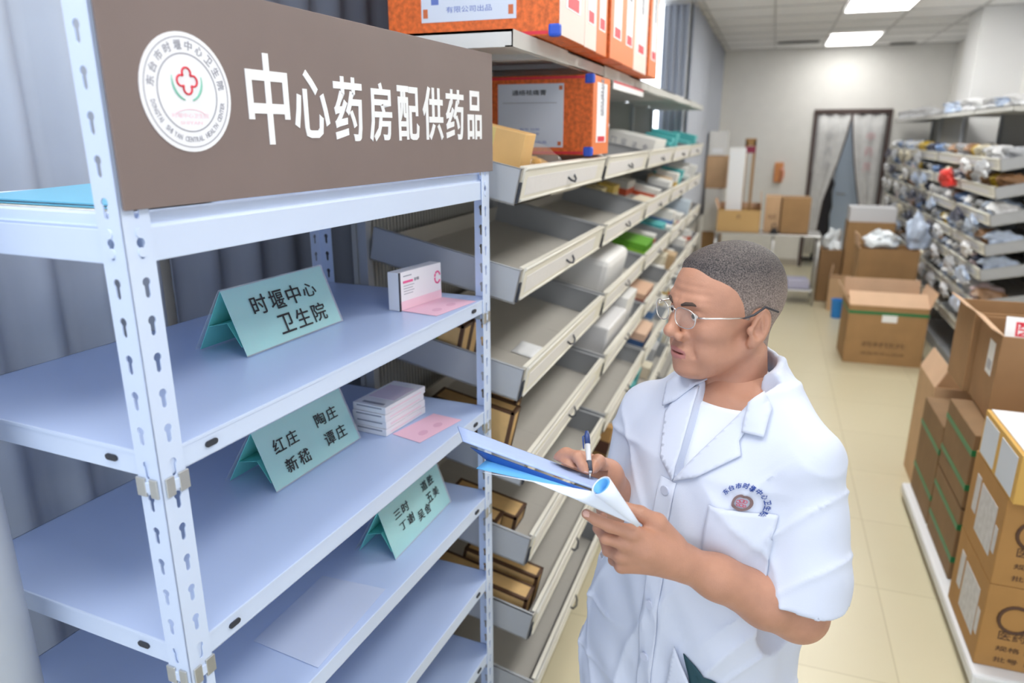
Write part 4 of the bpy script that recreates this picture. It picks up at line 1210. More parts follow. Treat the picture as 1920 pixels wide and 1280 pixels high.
bm = bmesh.new(); box(bm, 0.012, 0.60, 0.012, 0.408, 0.17, 0.176); obj('white_lid', bm, new_mat('white_lid', (0.82, 0.83, 0.86), 0.5), wb_, 0.002)
for (y0, y1) in ((0.03, 0.20), (0.24, 0.40)):
    bm = bmesh.new(); box(bm, -0.002, 0, y0, y1, 0.01, 0.15); obj('white_label', bm, M_label, wb_)
SG = 'boxes of the green strapped pile'
n = 0
for (y0, D, L, zs) in ((3.03, 0.44, 0.48, (0.0855, 0.415)), (3.49, 0.42, 0.48, (0.0855,))):
    for z in zs:
        H = 0.32 if y0 < 3.2 else 0.50
        cardbox(['lower near strapped box of the pile behind the printed boxes', 'upper near strapped box of the pile behind the printed boxes', 'far strapped box of the pile, next to the aisle'][n], (0.855, y0, z), L, D, H, 0, tape=(H * 0.25, H * 0.72), group=SG, mat=new_mat('mid_brown_cardboard', (0.26, 0.155, 0.075), 0.75, var=0.12)); n += 1
cardbox('open brown box standing on the far end of the strapped pile', (0.90, 3.965, 0.0), 0.40, 0.40, 0.62, 0, True, (('left', 0.12, -25),), mat=M_card2)
t1 = cardbox('tall open brown box with a barcode sticker on top of the strapped pile', (0.93, 3.20, 0.741), 0.42, 0.36, 0.36, R(-2), True, (('left', 0.05, 60),), mat=new_mat('chestnut_cardboard', (0.37, 0.21, 0.10), 0.75, var=0.08))
bm = bmesh.new(); box(bm, -0.0016, 0, 0.07, 0.16, 0.17, 0.31); obj('sticker', bm, M_white, t1)
bm = bmesh.new()
for k in range(10): box(bm, -0.0020, -0.0016, 0.08 + k * 0.007, 0.083 + k * 0.007, 0.19, 0.23)
obj('barcode', bm, M_greyprint, t1)
cardbox('tall brown box behind the one with the barcode sticker', (0.92, 3.575, 0.741), 0.42, 0.30, 0.37, 0, True, (('left', 0.05, 60),), mat=new_mat('chestnut_cardboard', (0.38, 0.22, 0.105), 0.75, var=0.08))
cardbox('brown packing box inside which the red printed sheet stands', (0.955, 3.23, 0.752), 0.34, 0.30, 0.20, R(-2), mat=M_card)
ls = thing('printed_sheet', 'white sheet with large red characters sticking up out of the tall open box', 'sheet', (0.960, 3.262, 0.955), R(-10), rot=(R(-24), 0, R(-8)))
bm = bmesh.new(); box(bm, 0, 0.24, -0.001, 0.001, 0, 0.215); obj('sheet', bm, M_white, ls)
bm = bmesh.new()
for i, ch in enumerate('医药'): add_text(bm, ch, plane_M((0.035 + i * 0.095, -0.0011, 0.135), (1, 0, 0), (0, 0, 1)), 0.07, 0.06, 0.015, 0.001)
obj('red_characters', bm, M_red, ls)
# ------------------------------------------------------------------ the man: joints in room coordinates
K = {
    'NS': (0.1119, 1.1522, 1.3756),
    'FS': (-0.1814, 1.3413, 1.3408),
    'NE': (0.1146, 1.1266, 1.0938),
    'NW': (-0.0782, 1.0283, 1.2115),
    'FE': (-0.2061, 1.2919, 1.1025),
    'RW': (-0.2266, 1.1464, 1.2807),
    'i1': (-0.1469, 0.9708, 1.2828),
    'i2': (-0.1810, 0.9569, 1.2949),
    'i3': (-0.2019, 0.9524, 1.3043),
    'i4': (-0.2166, 0.9499, 1.3129),
    'm1': (-0.1584, 0.9712, 1.2616),
    'm2': (-0.1873, 0.9634, 1.2695),
    'm3': (-0.2032, 0.9810, 1.2731),
    'm4': (-0.2020, 1.0053, 1.2789),
    'r1': (-0.1652, 0.9773, 1.2356),
    'r2': (-0.1881, 0.9898, 1.2307),
    'r3': (-0.2001, 1.0109, 1.2411),
    'r4': (-0.1920, 1.0239, 1.2560),
    'l1': (-0.1642, 0.9865, 1.2107),
    'l2': (-0.1817, 1.0060, 1.2044),
    'l3': (-0.1895, 1.0237, 1.2169),
    'l4': (-0.1812, 1.0319, 1.2338),
    't1': (-0.0911, 1.0278, 1.2422),
    't2': (-0.1167, 1.0142, 1.2812),
    't3': (-0.1422, 1.0002, 1.3009),
    't4': (-0.1684, 0.9939, 1.3105),
    'p1': (-0.1257, 0.9853, 1.2695),
    'p2': (-0.1330, 0.9921, 1.2287),
    'ri1': (-0.2840, 1.0791, 1.3435),
    'ri2': (-0.2596, 1.0605, 1.3517),
    'ri3': (-0.2476, 1.0503, 1.3408),
    'ri4': (-0.2410, 1.0429, 1.3308),
    'rm1': (-0.2943, 1.0830, 1.3320),
    'rm2': (-0.2747, 1.0596, 1.3340),
    'rm3': (-0.2610, 1.0508, 1.3256),
    'rm4': (-0.2485, 1.0453, 1.3186),
    'rr1': (-0.3032, 1.0916, 1.3165),
    'rr2': (-0.2872, 1.0690, 1.3145),
    'rr3': (-0.2743, 1.0605, 1.3078),
    'rr4': (-0.2604, 1.0579, 1.3015),
    'rl1': (-0.3046, 1.1048, 1.2967),
    'rl2': (-0.2913, 1.0889, 1.2941),
    'rl3': (-0.2793, 1.0805, 1.2890),
    'rl4': (-0.2655, 1.0790, 1.2861),
    'rt1': (-0.2342, 1.1213, 1.2976),
    'rt2': (-0.2333, 1.1001, 1.3281),
    'rt3': (-0.2355, 1.0730, 1.3323),
    'rt4': (-0.2379, 1.0528, 1.3305),
    'rp1': (-0.2633, 1.1031, 1.3259),
    'rp2': (-0.2682, 1.1061, 1.3053),
    'pen0': (-0.2333, 1.0419, 1.3258),
    'pen1': (-0.2529, 1.0923, 1.3861),
    'N0': (-0.4476, 1.0134, 1.3724),
    'N1': (-0.1923, 0.9493, 1.3547),
    'F0': (-0.5081, 1.1270, 1.3444),
    'F1': (-0.2202, 1.0927, 1.2964),
    'S1': (-0.4060, 0.9979, 1.3282),
    'S2': (-0.1900, 0.9306, 1.3629),
    'S3': (-0.1379, 0.9602, 1.3026),
    'S4': (-0.2263, 0.9289, 1.3456),
    'S5': (-0.3014, 0.9487, 1.3528),
    'b1': (-0.4365, 1.0190, 1.3599),
    'b2': (-0.1940, 0.9427, 1.3533),
    'b3': (-0.1944, 0.9371, 1.3534),
    'b4': (-0.4072, 1.0182, 1.3412),
    'b5': (-0.4184, 1.0002, 1.3319),
    'b6': (-0.3065, 0.9782, 1.3468),
    'c0': (-0.1900, 0.9243, 1.3782),
    'c1': (-0.1385, 0.9584, 1.3044),
}
K = {k: np.array(v) for k, v in K.items()}
HC = np.array([-0.053, 1.270, 1.571])                       # middle of the head
HF = np.array([-0.766, -0.643, 0.0]); HF /= np.linalg.norm(HF)   # where the face looks
HL = np.array([-HF[1], HF[0], 0.0]); HL = np.array([0.643, -0.766, 0.0]); HL /= np.linalg.norm(HL)
HU = np.array([0.0, 0.0, 1.0])
def head_pt(x, y, z):
    return HC + HF * x + HL * y + HU * z
MS = (K['NS'] + K['FS']) / 2
TL = K['NS'] - K['FS']; TL[2] = 0; TL /= np.linalg.norm(TL)      # toward his left
TF = np.array([TL[1], -TL[0], 0.0])                              # chest direction
def tor(l, f, z):
    q = MS + TL * l + TF * f; q = np.array([q[0], q[1], z]); return q

# ------------------------------------------------------------------ distance fields
def s_ell(p, c, r, ax=None):
    d = p - np.asarray(c, np.float32)
    if ax is not None:
        d = d @ np.asarray(ax, np.float32).T
    r = np.asarray(r, np.float32)
    k0 = np.sqrt(((d / r) ** 2).sum(-1)); k1 = np.sqrt(((d / (r * r)) ** 2).sum(-1))
    return k0 * (k0 - 1) / np.maximum(k1, 1e-6)
def s_cap(p, a, b, ra, rb):
    a = np.asarray(a, np.float32); b = np.asarray(b, np.float32)
    ab = b - a; t = np.clip(((p - a) @ ab) / max(float(ab @ ab), 1e-9), 0, 1)
    return np.sqrt(((p - a - t[..., None] * ab) ** 2).sum(-1)) - (ra + (rb - ra) * t)
def s_chain(p, pts, rads, k=0.004):
    d = None
    for i in range(len(pts) - 1):
        e = s_cap(p, pts[i], pts[i + 1], rads[i], rads[i + 1])
        d = e if d is None else u_s(d, e, k)
    return d
def u_s(a, b, k):
    h = np.clip(0.5 + 0.5 * (b - a) / k, 0, 1)
    return b + (a - b) * h - k * h * (1 - h)
def sub_s(a, b, k):
    """a with b taken away"""
    h = np.clip(0.5 - 0.5 * (a + b) / k, 0, 1)
    return a + (-b - a) * h + k * h * (1 - h)
HAX = np.array([HF, HL, HU])
def to_head(p):
    return ((p - HC.astype(np.float32)) @ HAX.T.astype(np.float32)).astype(np.float32)

def d_head(p):
    q = to_head(p)
    s = q.copy(); s[..., 1] = np.abs(s[..., 1])              # mirror
    d = s_ell(q, (-0.014, 0, 0.034), (0.094, 0.077, 0.083))
    d = u_s(d, s_ell(q, (0.030, 0, 0.036), (0.060, 0.064, 0.060)), 0.03)
    d = u_s(d, s_ell(q, (0.040, 0, -0.030), (0.048, 0.060, 0.070)), 0.03)
    d = u_s(d, s_ell(q, (0.028, 0, -0.072), (0.056, 0.050, 0.038)), 0.025)
    d = u_s(d, s_cap(s, (-0.004, 0.056, -0.050), (0.058, 0.026, -0.094), 0.014, 0.013), 0.022)
    d = u_s(d, s_ell(q, (0.072, 0, -0.096), (0.020, 0.025, 0.017)), 0.018)
    d = u_s(d, s_ell(s, (0.054, 0.044, -0.024), (0.028, 0.022, 0.020)), 0.016)
    d = u_s(d, s_ell(s, (0.044, 0.040, -0.058), (0.034, 0.020, 0.026)), 0.016)
    d = u_s(d, s_cap(s, (0.078, 0.036, 0.026), (0.090, 0.010, 0.022), 0.010, 0.009), 0.016)
    d = u_s(d, s_ell(q, (0.072, 0, -0.066), (0.024, 0.030, 0.024)), 0.014)
    d = sub_s(d, s_ell(s, (0.098, 0.031, 0.007), (0.015, 0.018, 0.010)), 0.014)
    d = u_s(d, s_ell(s, (0.0755, 0.031, 0.007), (0.0135, 0.0150, 0.0115)), 0.005)
    d = sub_s(d, s_ell(s, (0.0905, 0.031, 0.0060), (0.009, 0.0130, 0.0040)), 0.0025)
    n = s_cap(q, (0.088, 0, 0.020), (0.106, 0, -0.020), 0.0072, 0.0098)
    n = u_s(n, s_ell(q, (0.1085, 0, -0.0255), (0.0125, 0.0125, 0.0105)), 0.008)
    n = u_s(n, s_ell(s, (0.096, 0.0145, -0.034), (0.0115, 0.0080, 0.0085)), 0.007)
    d = u_s(d, n, 0.010)
    d = sub_s(d, s_ell(s, (0.101, 0.0075, -0.0410), (0.0050, 0.0035, 0.0035)), 0.003)
    d = u_s(d, s_ell(q, (0.0895, 0, -0.0590), (0.0085, 0.0220, 0.0055)), 0.006)
    d = u_s(d, s_ell(q, (0.0870, 0, -0.0705), (0.0090, 0.0190, 0.0065)), 0.006)
    d = sub_s(d, s_ell(q, (0.0970, 0, -0.0648), (0.0110, 0.0200, 0.0014)), 0.003)
    d = sub_s(d, s_chain(s, [np.array(v) for v in ((0.096, 0.019, -0.036), (0.088, 0.030, -0.050), (0.080, 0.034, -0.064))], [0.0008, 0.0010, 0.0006]), 0.010)
    d = d + 0.0004 * np.sin(q[..., 2] * 480) * np.clip((q[..., 0] - 0.06) / 0.02, 0, 1) * np.clip((q[..., 2] - 0.022) / 0.01, 0, 1) * np.clip((0.066 - q[..., 2]) / 0.01, 0, 1)
    ax = np.array([[0.96, 0.0, 0.28], [0, 1, 0], [-0.28, 0, 0.96]])
    e = s_ell(s, (-0.014, 0.0785, -0.012), (0.0185, 0.0100, 0.0330), ax)
    e = u_s(e, s_ell(s, (-0.003, 0.0745, -0.039), (0.0090, 0.0070, 0.0100)), 0.008)
    e = sub_s(e, s_ell(s, (-0.009, 0.0890, -0.010), (0.0115, 0.0095, 0.0235), ax), 0.003)
    e = sub_s(e, s_ell(s, (-0.004, 0.0840, -0.016), (0.0065, 0.0080, 0.0090)), 0.003)
    e = u_s(e, s_cap(s, (-0.013, 0.0815, 0.008), (-0.016, 0.0825, -0.018), 0.0028, 0.0026), 0.003)
    e = u_s(e, s_ell(s, (0.005, 0.0765, -0.016), (0.0050, 0.0055, 0.0075)), 0.003)
    d = u_s(d, e, 0.006)
    neck = s_cap(q, (-0.026, 0, -0.040), (-0.040, 0, -0.190), 0.054, 0.060)
    neck = u_s(neck, s_cap(s, (-0.030, 0.045, -0.07), (0.010, 0.022, -0.185), 0.016, 0.016), 0.02)
    neck = u_s(neck, s_ell(q, (0.022, 0, -0.140), (0.014, 0.014, 0.016)), 0.02)
    d = u_s(d, neck, 0.022)
    d = u_s(d, s_ell(q, (-0.045, 0, -0.215), (0.075, 0.110, 0.045)), 0.05)
    return d

FING = 0.0086
def d_left_arm(p):
    d = s_chain(p, [K['NS'] - np.array([0, 0, 0.02]), K['NE']], [0.043, 0.043])
    fm = K['NE'] * 0.72 + K['NW'] * 0.28
    d = u_s(d, s_chain(p, [K['NE'], fm, K['NE'] * 0.3 + K['NW'] * 0.7, K['NW']], [0.043, 0.046, 0.034, 0.0275], 0.02), 0.03)
    h = s_cap(p, K['NW'], (K['p1'] + K['p2']) / 2, 0.026, 0.024)
    for a, b, r in (('NW', 'i1', 0.021), ('NW', 'm1', 0.021), ('NW', 'r1', 0.020), ('NW', 'l1', 0.018)):
        h = u_s(h, s_cap(p, K[a] * 0.7 + K[b] * 0.3, K[b], r, 0.0125), 0.016)
    d = u_s(d, h, 0.02)
    for f, r in (('i', 1.0), ('m', 1.02), ('r', 0.97), ('l', 0.86)):
        g = s_chain(p, [K[f + '1'], K[f + '2'], K[f + '3'], K[f + '4']], [0.0112 * r, 0.0098 * r, 0.0088 * r, 0.0076 * r], 0.003)
        d = u_s(d, g, 0.006)
    g = s_chain(p, [K['t1'], K['t2'], K['t3'], K['t4']], [0.0185, 0.0150, 0.0112, 0.0092], 0.006)
    d = u_s(d, g, 0.012)
    for t in (('S2', 'S3', 'S4'), ('S1', 'S2', 'S5'), ('S2', 'S4', 'S5')):
        d = np.maximum(d, 0.0022 - d_tri(p, K[t[0]], K[t[1]], K[t[2]]))
    return np.maximum(d, -(s_cap(p, K['c0'], K['c1'], 0.0175, 0.0045)))
def d_tri(p, a, b, c):
    """distance to a triangle"""
    a, b, c = [np.asarray(v, np.float32) for v in (a, b, c)]
    ba, cb, ac = b - a, c - b, a - c
    n = np.cross(ba, ac)
    pa, pb, pc = p - a, p - b, p - c
    sg = np.sign(pa @ np.cross(ba, n)) + np.sign(pb @ np.cross(cb, n)) + np.sign(pc @ np.cross(ac, n))
    def seg(q, e):
        t = np.clip(q @ e / float(e @ e), 0, 1)
        return ((q - t[..., None] * e) ** 2).sum(-1)
    ed = np.minimum(np.minimum(seg(pa, ba), seg(pb, cb)), seg(pc, ac))
    pl = (pa @ n) ** 2 / float(n @ n)
    return np.sqrt(np.where(sg < 2, ed, pl))
def d_right_arm(p):
    d = s_chain(p, [K['FS'] - np.array([0, 0, 0.02]), K['FE']], [0.043, 0.043])
    fm = K['FE'] * 0.65 + K['RW'] * 0.35
    d = u_s(d, s_chain(p, [K['FE'], fm, K['RW']], [0.043, 0.044, 0.0275], 0.02), 0.03)
    h = s_cap(p, K['RW'], (K['rp1'] + K['rp2']) / 2, 0.026, 0.022)
    for b, r in (('ri1', 0.020), ('rm1', 0.020), ('rr1', 0.019), ('rl1', 0.018)):
        h = u_s(h, s_cap(p, K['RW'] * 0.7 + K[b] * 0.3, K[b], r, 0.0125), 0.014)
    d = u_s(d, h, 0.02)
    for f, r in (('ri', 1.0), ('rm', 1.02), ('rr', 0.97), ('rl', 0.86)):
        g = s_chain(p, [K[f + '1'], K[f + '2'], K[f + '3'], K[f + '4']], [0.0112 * r, 0.0098 * r, 0.0088 * r, 0.0076 * r], 0.003)
        d = u_s(d, g, 0.004)
    g = s_chain(p, [K['rt1'], K['rt2'], K['rt3'], K['rt4']], [0.0170, 0.0130, 0.0108, 0.0092], 0.005)
    d = u_s(d, g, 0.008)
    n = np.cross(K['N1'] - K['N0'], K['F0'] - K['N0']); n = n / np.linalg.norm(n)
    n = n if n[2] > 0 else -n
    ab = ((p - K['N0'].astype(np.float32)) @ n.astype(np.float32)) - 0.0022          # stays on top of the page
    near = np.sqrt(((p - K['rm3'].astype(np.float32)) ** 2).sum(-1)) - 0.080
    d = np.maximum(d, -np.maximum(ab, near))
    return np.maximum(d, -s_cap(p, K['pen0'], K['pen1'], 0.0056, 0.0056))

TAX = np.array([TL, TF, [0, 0, 1.0]])
def to_tor(p):
    q = (p - np.array([MS[0], MS[1], 0], np.float32)) @ TAX.T.astype(np.float32)
    return q.astype(np.float32)
def hull(q, prof, lat=None):
    """rounded cross-sections: rows of z, half width, half depth, forward shift"""
    z = q[..., 2]
    zz = np.array([r[0] for r in prof]); o = np.argsort(zz)
    f = lambda i: np.interp(z, zz[o], np.array([r[i] for r in prof])[o])
    w, dp, sh = f(1), f(2), f(3)
    x = np.abs(q[..., 0] - (0 if lat is None else np.interp(z, lat[0], lat[1]))) / w; y = np.abs(q[..., 1] - sh) / dp
    n = 2.5
    rr = (x ** n + y ** n) ** (1 / n)
    return ((rr - 1) * np.minimum(w, dp)).astype(np.float32)
def d_torso(p, grow=0.0):
    q = to_tor(p)
    d = hull(q, [(0.80, 0.130, 0.100, 0.0), (0.95, 0.134, 0.105, 0.005), (1.10, 0.132, 0.100, 0.008), (1.22, 0.146, 0.108, 0.006), (1.32, 0.150, 0.100, -0.004), (1.40, 0.110, 0.068, -0.022), (1.44, 0.075, 0.05, -0.03)],
             ([0.70, 0.95, 1.12, 1.25], [-0.045, -0.035, -0.02, 0.0]))
    d = np.maximum(d, np.maximum(0.82 - p[..., 2], p[..., 2] - 1.425))
    for s in (-1, 1):
        d = u_s(d, s_cap(p, tor(0, -0.03, 1.415), tor(s * 0.160, -0.004, MS[2] - 0.012), 0.036, 0.042), 0.05)
    d = u_s(d, s_cap(p, HC - HF * 0.035 - HU * 0.15, tor(0, -0.03, 1.36), 0.058, 0.07), 0.03)
    return d - grow
def d_tshirt(p):
    d = d_torso(p, 0.005)
    q = to_tor(p)
    d = np.maximum(d, p[..., 2] - (1.425 - 0.45 * (q[..., 1] - 0.02)))
    return d
NSn, NEn, FSn, FEn = K['NS'], K['NE'], K['FS'], K['FE']
N_END = NSn + (NEn - NSn) * 0.785
F_END = FSn + (FEn - FSn) * 0.70
NCUT = np.array([-0.24, 0.16, -1.0]); NCUT = NCUT / np.linalg.norm(NCUT)
FCUT = (FEn - FSn) / np.linalg.norm(FEn - FSn)
def folds(p):
    x, y, z = p[..., 0], p[..., 1], p[..., 2]
    q = to_tor(p)
    a = np.sin(38 * q[..., 0] + 9 * np.sin(7 * z + 1.0) + 4 * np.sin(13 * q[..., 1])) * 0.0026 * np.clip((1.30 - z) / 0.25, 0.15, 1)
    b = np.sin(52 * (z + 0.7 * q[..., 0]) + 5 * np.sin(15 * q[..., 0])) * 0.0014
    c = np.sin(23 * (z - 1.1 * np.abs(q[..., 0] - 0.02)) + 2.0 * np.sin(19 * y)) * 0.0022
    r1 = (1 - np.abs(np.sin(17 * (q[..., 0] * 0.9 + 0.55 * z) + 1.3 * np.sin(9 * z + 3 * q[..., 1])))) ** 6 * 0.0045 * np.clip((1.40 - z) / 0.06, 0, 1)
    r2 = (1 - np.abs(np.sin(26 * (z - 0.75 * q[..., 0]) + 1.7 * np.sin(11 * q[..., 0] + 2)))) ** 7 * 0.0050 * np.clip((1.38 - z) / 0.06, 0, 1) * np.clip((np.abs(q[..., 0]) - 0.06) / 0.08, 0, 1)
    r3 = (1 - np.abs(np.sin(21 * q[..., 0] + 1.6 * np.sin(8 * z + 1)))) ** 5 * 0.007 * np.clip((1.20 - z) / 0.2, 0, 1)
    calm = np.clip((z - 1.285) / 0.03, 0, 1) * np.clip((0.12 - np.abs(q[..., 0])) / 0.03, 0, 1) * (q[..., 1] > 0)
    return ((a + b + c - r1 - r2 - r3) * (1 - 0.9 * calm)).astype(np.float32)
def d_coat(p, opened=True):
    q = to_tor(p)
    d = hull(q, [(0.70, 0.225, 0.175, 0.0), (0.80, 0.218, 0.168, 0.0), (0.95, 0.202, 0.158, 0.0), (1.10, 0.184, 0.148, 0.004), (1.22, 0.178, 0.145, 0.004),
                 (1.32, 0.170, 0.128, -0.004), (1.40, 0.124, 0.094, -0.020), (1.45, 0.088, 0.074, -0.032)], ([0.70, 0.95, 1.12, 1.25], [-0.052, -0.040, -0.022, 0.0]))
    d = np.maximum(d, p[..., 2] - 1.447)
    for s, sh in ((1, NSn), (-1, FSn)):
        d = u_s(d, s_cap(p, tor(s * 0.055, -0.035, 1.428), sh + np.array([0, 0, -0.010]) - TL * (s * 0.012), 0.040, 0.055), 0.06)
    # collar standing round the neck
    ring = [tor(0.080, 0.036, 1.444), tor(0.074, -0.025, 1.470), tor(0.047, -0.084, 1.484), tor(-0.004, -0.104, 1.488), tor(-0.054, -0.087, 1.480), tor(-0.082, -0.035, 1.466), tor(-0.086, 0.018, 1.446)]
    for a, b in zip(ring, ring[1:]):
        d = u_s(d, s_cap(p, a, b, 0.0085, 0.0085), 0.012)
        d = u_s(d, s_cap(p, a - np.array([0, 0, 0.025]), b - np.array([0, 0, 0.025]), 0.014, 0.014), 0.02)
    # neck hole and the open front
    neck = s_cap(p, HC - HF * 0.030 - HU * 0.05, tor(-0.002, -0.034, 1.405), 0.063, 0.068)
    d = sub_s(d, neck, 0.006)
    lat, fw, z = q[..., 0], q[..., 1], p[..., 2]
    h = z - 1.300
    wedge = np.maximum(np.maximum((-0.004 - 0.16 * h) - lat, lat - (0.002 + 0.52 * h)), np.maximum(-h, -0.02 - fw)) * 0.8
    wedge = np.maximum(wedge, -(d + 0.030))                 # a shallow cut that shows the shirt below
    if opened: d = sub_s(d, wedge.astype(np.float32), 0.003)
    # sleeves
    def sleeve(S, E, r0, r1, cut, flare):
        ax = (E - S) / np.linalg.norm(E - S)
        e = E + ax * 0.05
        s_ = s_cap(p, S, e, r0, r1)
        s_ = np.maximum(s_, ((p - E.astype(np.float32)) @ cut.astype(np.float32)))
        inner = s_cap(p, S + ax * 0.10, e + ax * 0.05, r0 - 0.012, r1 - 0.010)
        return s_, inner
    sn, inn = sleeve(NSn + np.array([0, 0, -0.040]) - TL * 0.010, N_END, 0.058, 0.081, NCUT, 0)
    sf, inf_ = sleeve(FSn, F_END, 0.060, 0.074, FCUT, 0)
    d = u_s(d, sn, 0.022); d = u_s(d, sf, 0.022)
    d = d + folds(p)
    below_n = np.maximum(inn, -((p - N_END.astype(np.float32)) @ NCUT.astype(np.float32) + 0.06))
    below_f = np.maximum(inf_, -((p - F_END.astype(np.float32)) @ FCUT.astype(np.float32) + 0.06))
    d = np.maximum(d, -below_n); d = np.maximum(d, -below_f)
    return d
HIP = [tor(0.035, 0.0, 0.88), tor(-0.125, 0.0, 0.88)]
KNEE = [tor(0.045, 0.03, 0.47), tor(-0.135, 0.03, 0.47)]
ANK = [tor(0.055, -0.01, 0.09), tor(-0.145, -0.01, 0.09)]
def d_trousers(p):
    d = None
    for h, k, a in zip(HIP, KNEE, ANK):
        e = u_s(s_cap(p, h, k, 0.088, 0.068), s_cap(p, k, a + np.array([0, 0, -0.03]), 0.070, 0.058), 0.03)
        d = e if d is None else u_s(d, e, 0.04)
    d = u_s(d, s_ell(p, tor(-0.045, -0.01, 0.90), (0.13, 0.12, 0.12)), 0.05)
    return np.maximum(d, np.maximum(0.045 - p[..., 2], p[..., 2] - 0.99))
def d_shoe(p, i):
    a = ANK[i]
    t = np.array([a[0], a[1], 0.0]) + TF * 0.15
    h = np.array([a[0], a[1], 0.0]) - TF * 0.05
    d = u_s(s_cap(p, h + np.array([0, 0, 0.045]), t + np.array([0, 0, 0.035]), 0.045, 0.040), s_cap(p, a + np.array([0, 0, 0.01]), a + np.array([0, 0, -0.04]), 0.052, 0.052), 0.03)
    return np.maximum(d, 0.002 - p[..., 2])

def surface_nets(fn, lo, hi, h):
    """mesh the zero level of fn inside a box: verts, quads"""
    lo = np.asarray(lo, float); hi = np.asarray(hi, float)
    n = np.ceil((hi - lo) / h).astype(int) + 1
    # coarse pass, then only the blocks the surface can pass through
    B = 12
    F = np.full(tuple(n), 1.0, np.float32)
    nb = [range(0, n[i], B) for i in range(3)]
    cs = np.array([(x, y, z) for x in nb[0] for y in nb[1] for z in nb[2]])
    cen = (lo + (cs + B / 2) * h).astype(np.float32)
    dc = fn(cen)
    rad = h * (B / 2 + 1) * 1.75 * 1.5
    for c, d in zip(cs, dc):
        s = tuple(slice(c[i], min(c[i] + B, n[i])) for i in range(3))
        if abs(d) > rad:
            F[s] = d
            continue
        g = np.meshgrid(*[lo[i] + np.arange(s[i].start, s[i].stop) * h for i in range(3)], indexing='ij')
        F[s] = fn(np.stack(g, -1).astype(np.float32))
    S = F < 0
    m = [slice(0, -1), slice(1, None)]
    cnt = np.zeros(tuple(n - 1), np.int8)
    for i in (0, 1):
        for j in (0, 1):
            for k in (0, 1):
                cnt += S[m[i], m[j], m[k]]
    act = (cnt > 0) & (cnt < 8)
    idx = np.full(act.shape, -1, np.int64)
    ijk = np.argwhere(act)
    idx[act] = np.arange(len(ijk))
    acc = np.zeros((len(ijk), 3)); num = np.zeros(len(ijk))
    corners = np.array([(i, j, k) for i in (0, 1) for j in (0, 1) for k in (0, 1)])
    cv = np.stack([F[tuple((ijk + c).T)] for c in corners], 1)
    for a in range(8):
        for b in range(a + 1, 8):
            if np.abs(corners[a] - corners[b]).sum() != 1:
                continue
            x, y = cv[:, a], cv[:, b]
            mk = (x < 0) != (y < 0)
            t = x[mk] / (x[mk] - y[mk])
            acc[mk] += corners[a] + t[:, None] * (corners[b] - corners[a]); num[mk] += 1
    V = lo + (ijk + acc / num[:, None]) * h
    Q = []
    for ax in range(3):
        sa = [slice(None)] * 3; sb = [slice(None)] * 3
        sa[ax] = slice(0, -1); sb[ax] = slice(1, None)
        ch = S[tuple(sa)] != S[tuple(sb)]
        e = np.argwhere(ch)
        u, w = [(1, 2), (2, 0), (0, 1)][ax]
        e = e[(e[:, u] > 0) & (e[:, w] > 0) & (e[:, u] < n[u] - 1) & (e[:, w] < n[w] - 1)]
        flip = S[tuple(e.T)]
        du = np.zeros(3, int); du[u] = 1; dw = np.zeros(3, int); dw[w] = 1
        q = np.stack([idx[tuple((e - du - dw).T)], idx[tuple((e - dw).T)], idx[tuple(e.T)], idx[tuple((e - du).T)]], 1)
        q[~flip] = q[~flip][:, ::-1]
        Q.append(q)
    Q = np.concatenate(Q)
    Q = Q[(Q >= 0).all(1)]
    return V, Q
# ------------------------------------------------------------------ the man: meshes
def sdf_mesh(name, parts, mats, parent=None, smooth_iter=0):
    """parts: (function, lo, hi, cell) meshed and joined into one mesh object"""
    VV, QQ, n = [], [], 0
    for fn, lo, hi, h in parts:
        v, q = surface_nets(fn, lo, hi, h)
        VV.append(v); QQ.append(q + n); n += len(v)
    V = np.concatenate(VV); Q = np.concatenate(QQ)
    me = bpy.data.meshes.new(name)
    me.vertices.add(len(V)); me.vertices.foreach_set('co', V.astype(np.float32).ravel())
    me.loops.add(len(Q) * 4); me.loops.foreach_set('vertex_index', Q.astype(np.int32).ravel())
    me.polygons.add(len(Q)); me.polygons.foreach_set('loop_start', np.arange(0, len(Q) * 4, 4, dtype=np.int32))
    me.polygons.foreach_set('use_smooth', np.ones(len(Q), bool))
    me.update(); me.validate()
    for m in (mats if isinstance(mats, list) else [mats]): me.materials.append(m)
    o = new_obj(name, me, parent)
    return o, V, Q

M_skin = new_mat('skin', (0.51, 0.258, 0.170), 0.46, var=0.10, vscale=28, bump=0.10, bscale=420)
M_skin.node_tree.nodes['Principled BSDF'].inputs['Subsurface Weight'].default_value = 0.10
M_skin.node_tree.nodes['Principled BSDF'].inputs['Subsurface Radius'].default_value = (0.012, 0.005, 0.003)
M_lip = new_mat('lips', (0.46, 0.185, 0.16), 0.42, var=0.05, vscale=60)
M_nail = new_mat('finger_nail', (0.70, 0.42, 0.34), 0.3)
M_coat = new_mat('white_coat_cotton', (0.64, 0.69, 0.82), 0.75, bump=0.04, bscale=500)  # white cotton with the bluish light put into its colour
M_shirt = new_mat('white_shirt_knit', (0.80, 0.84, 0.90), 0.85, bump=0.06, bscale=700)

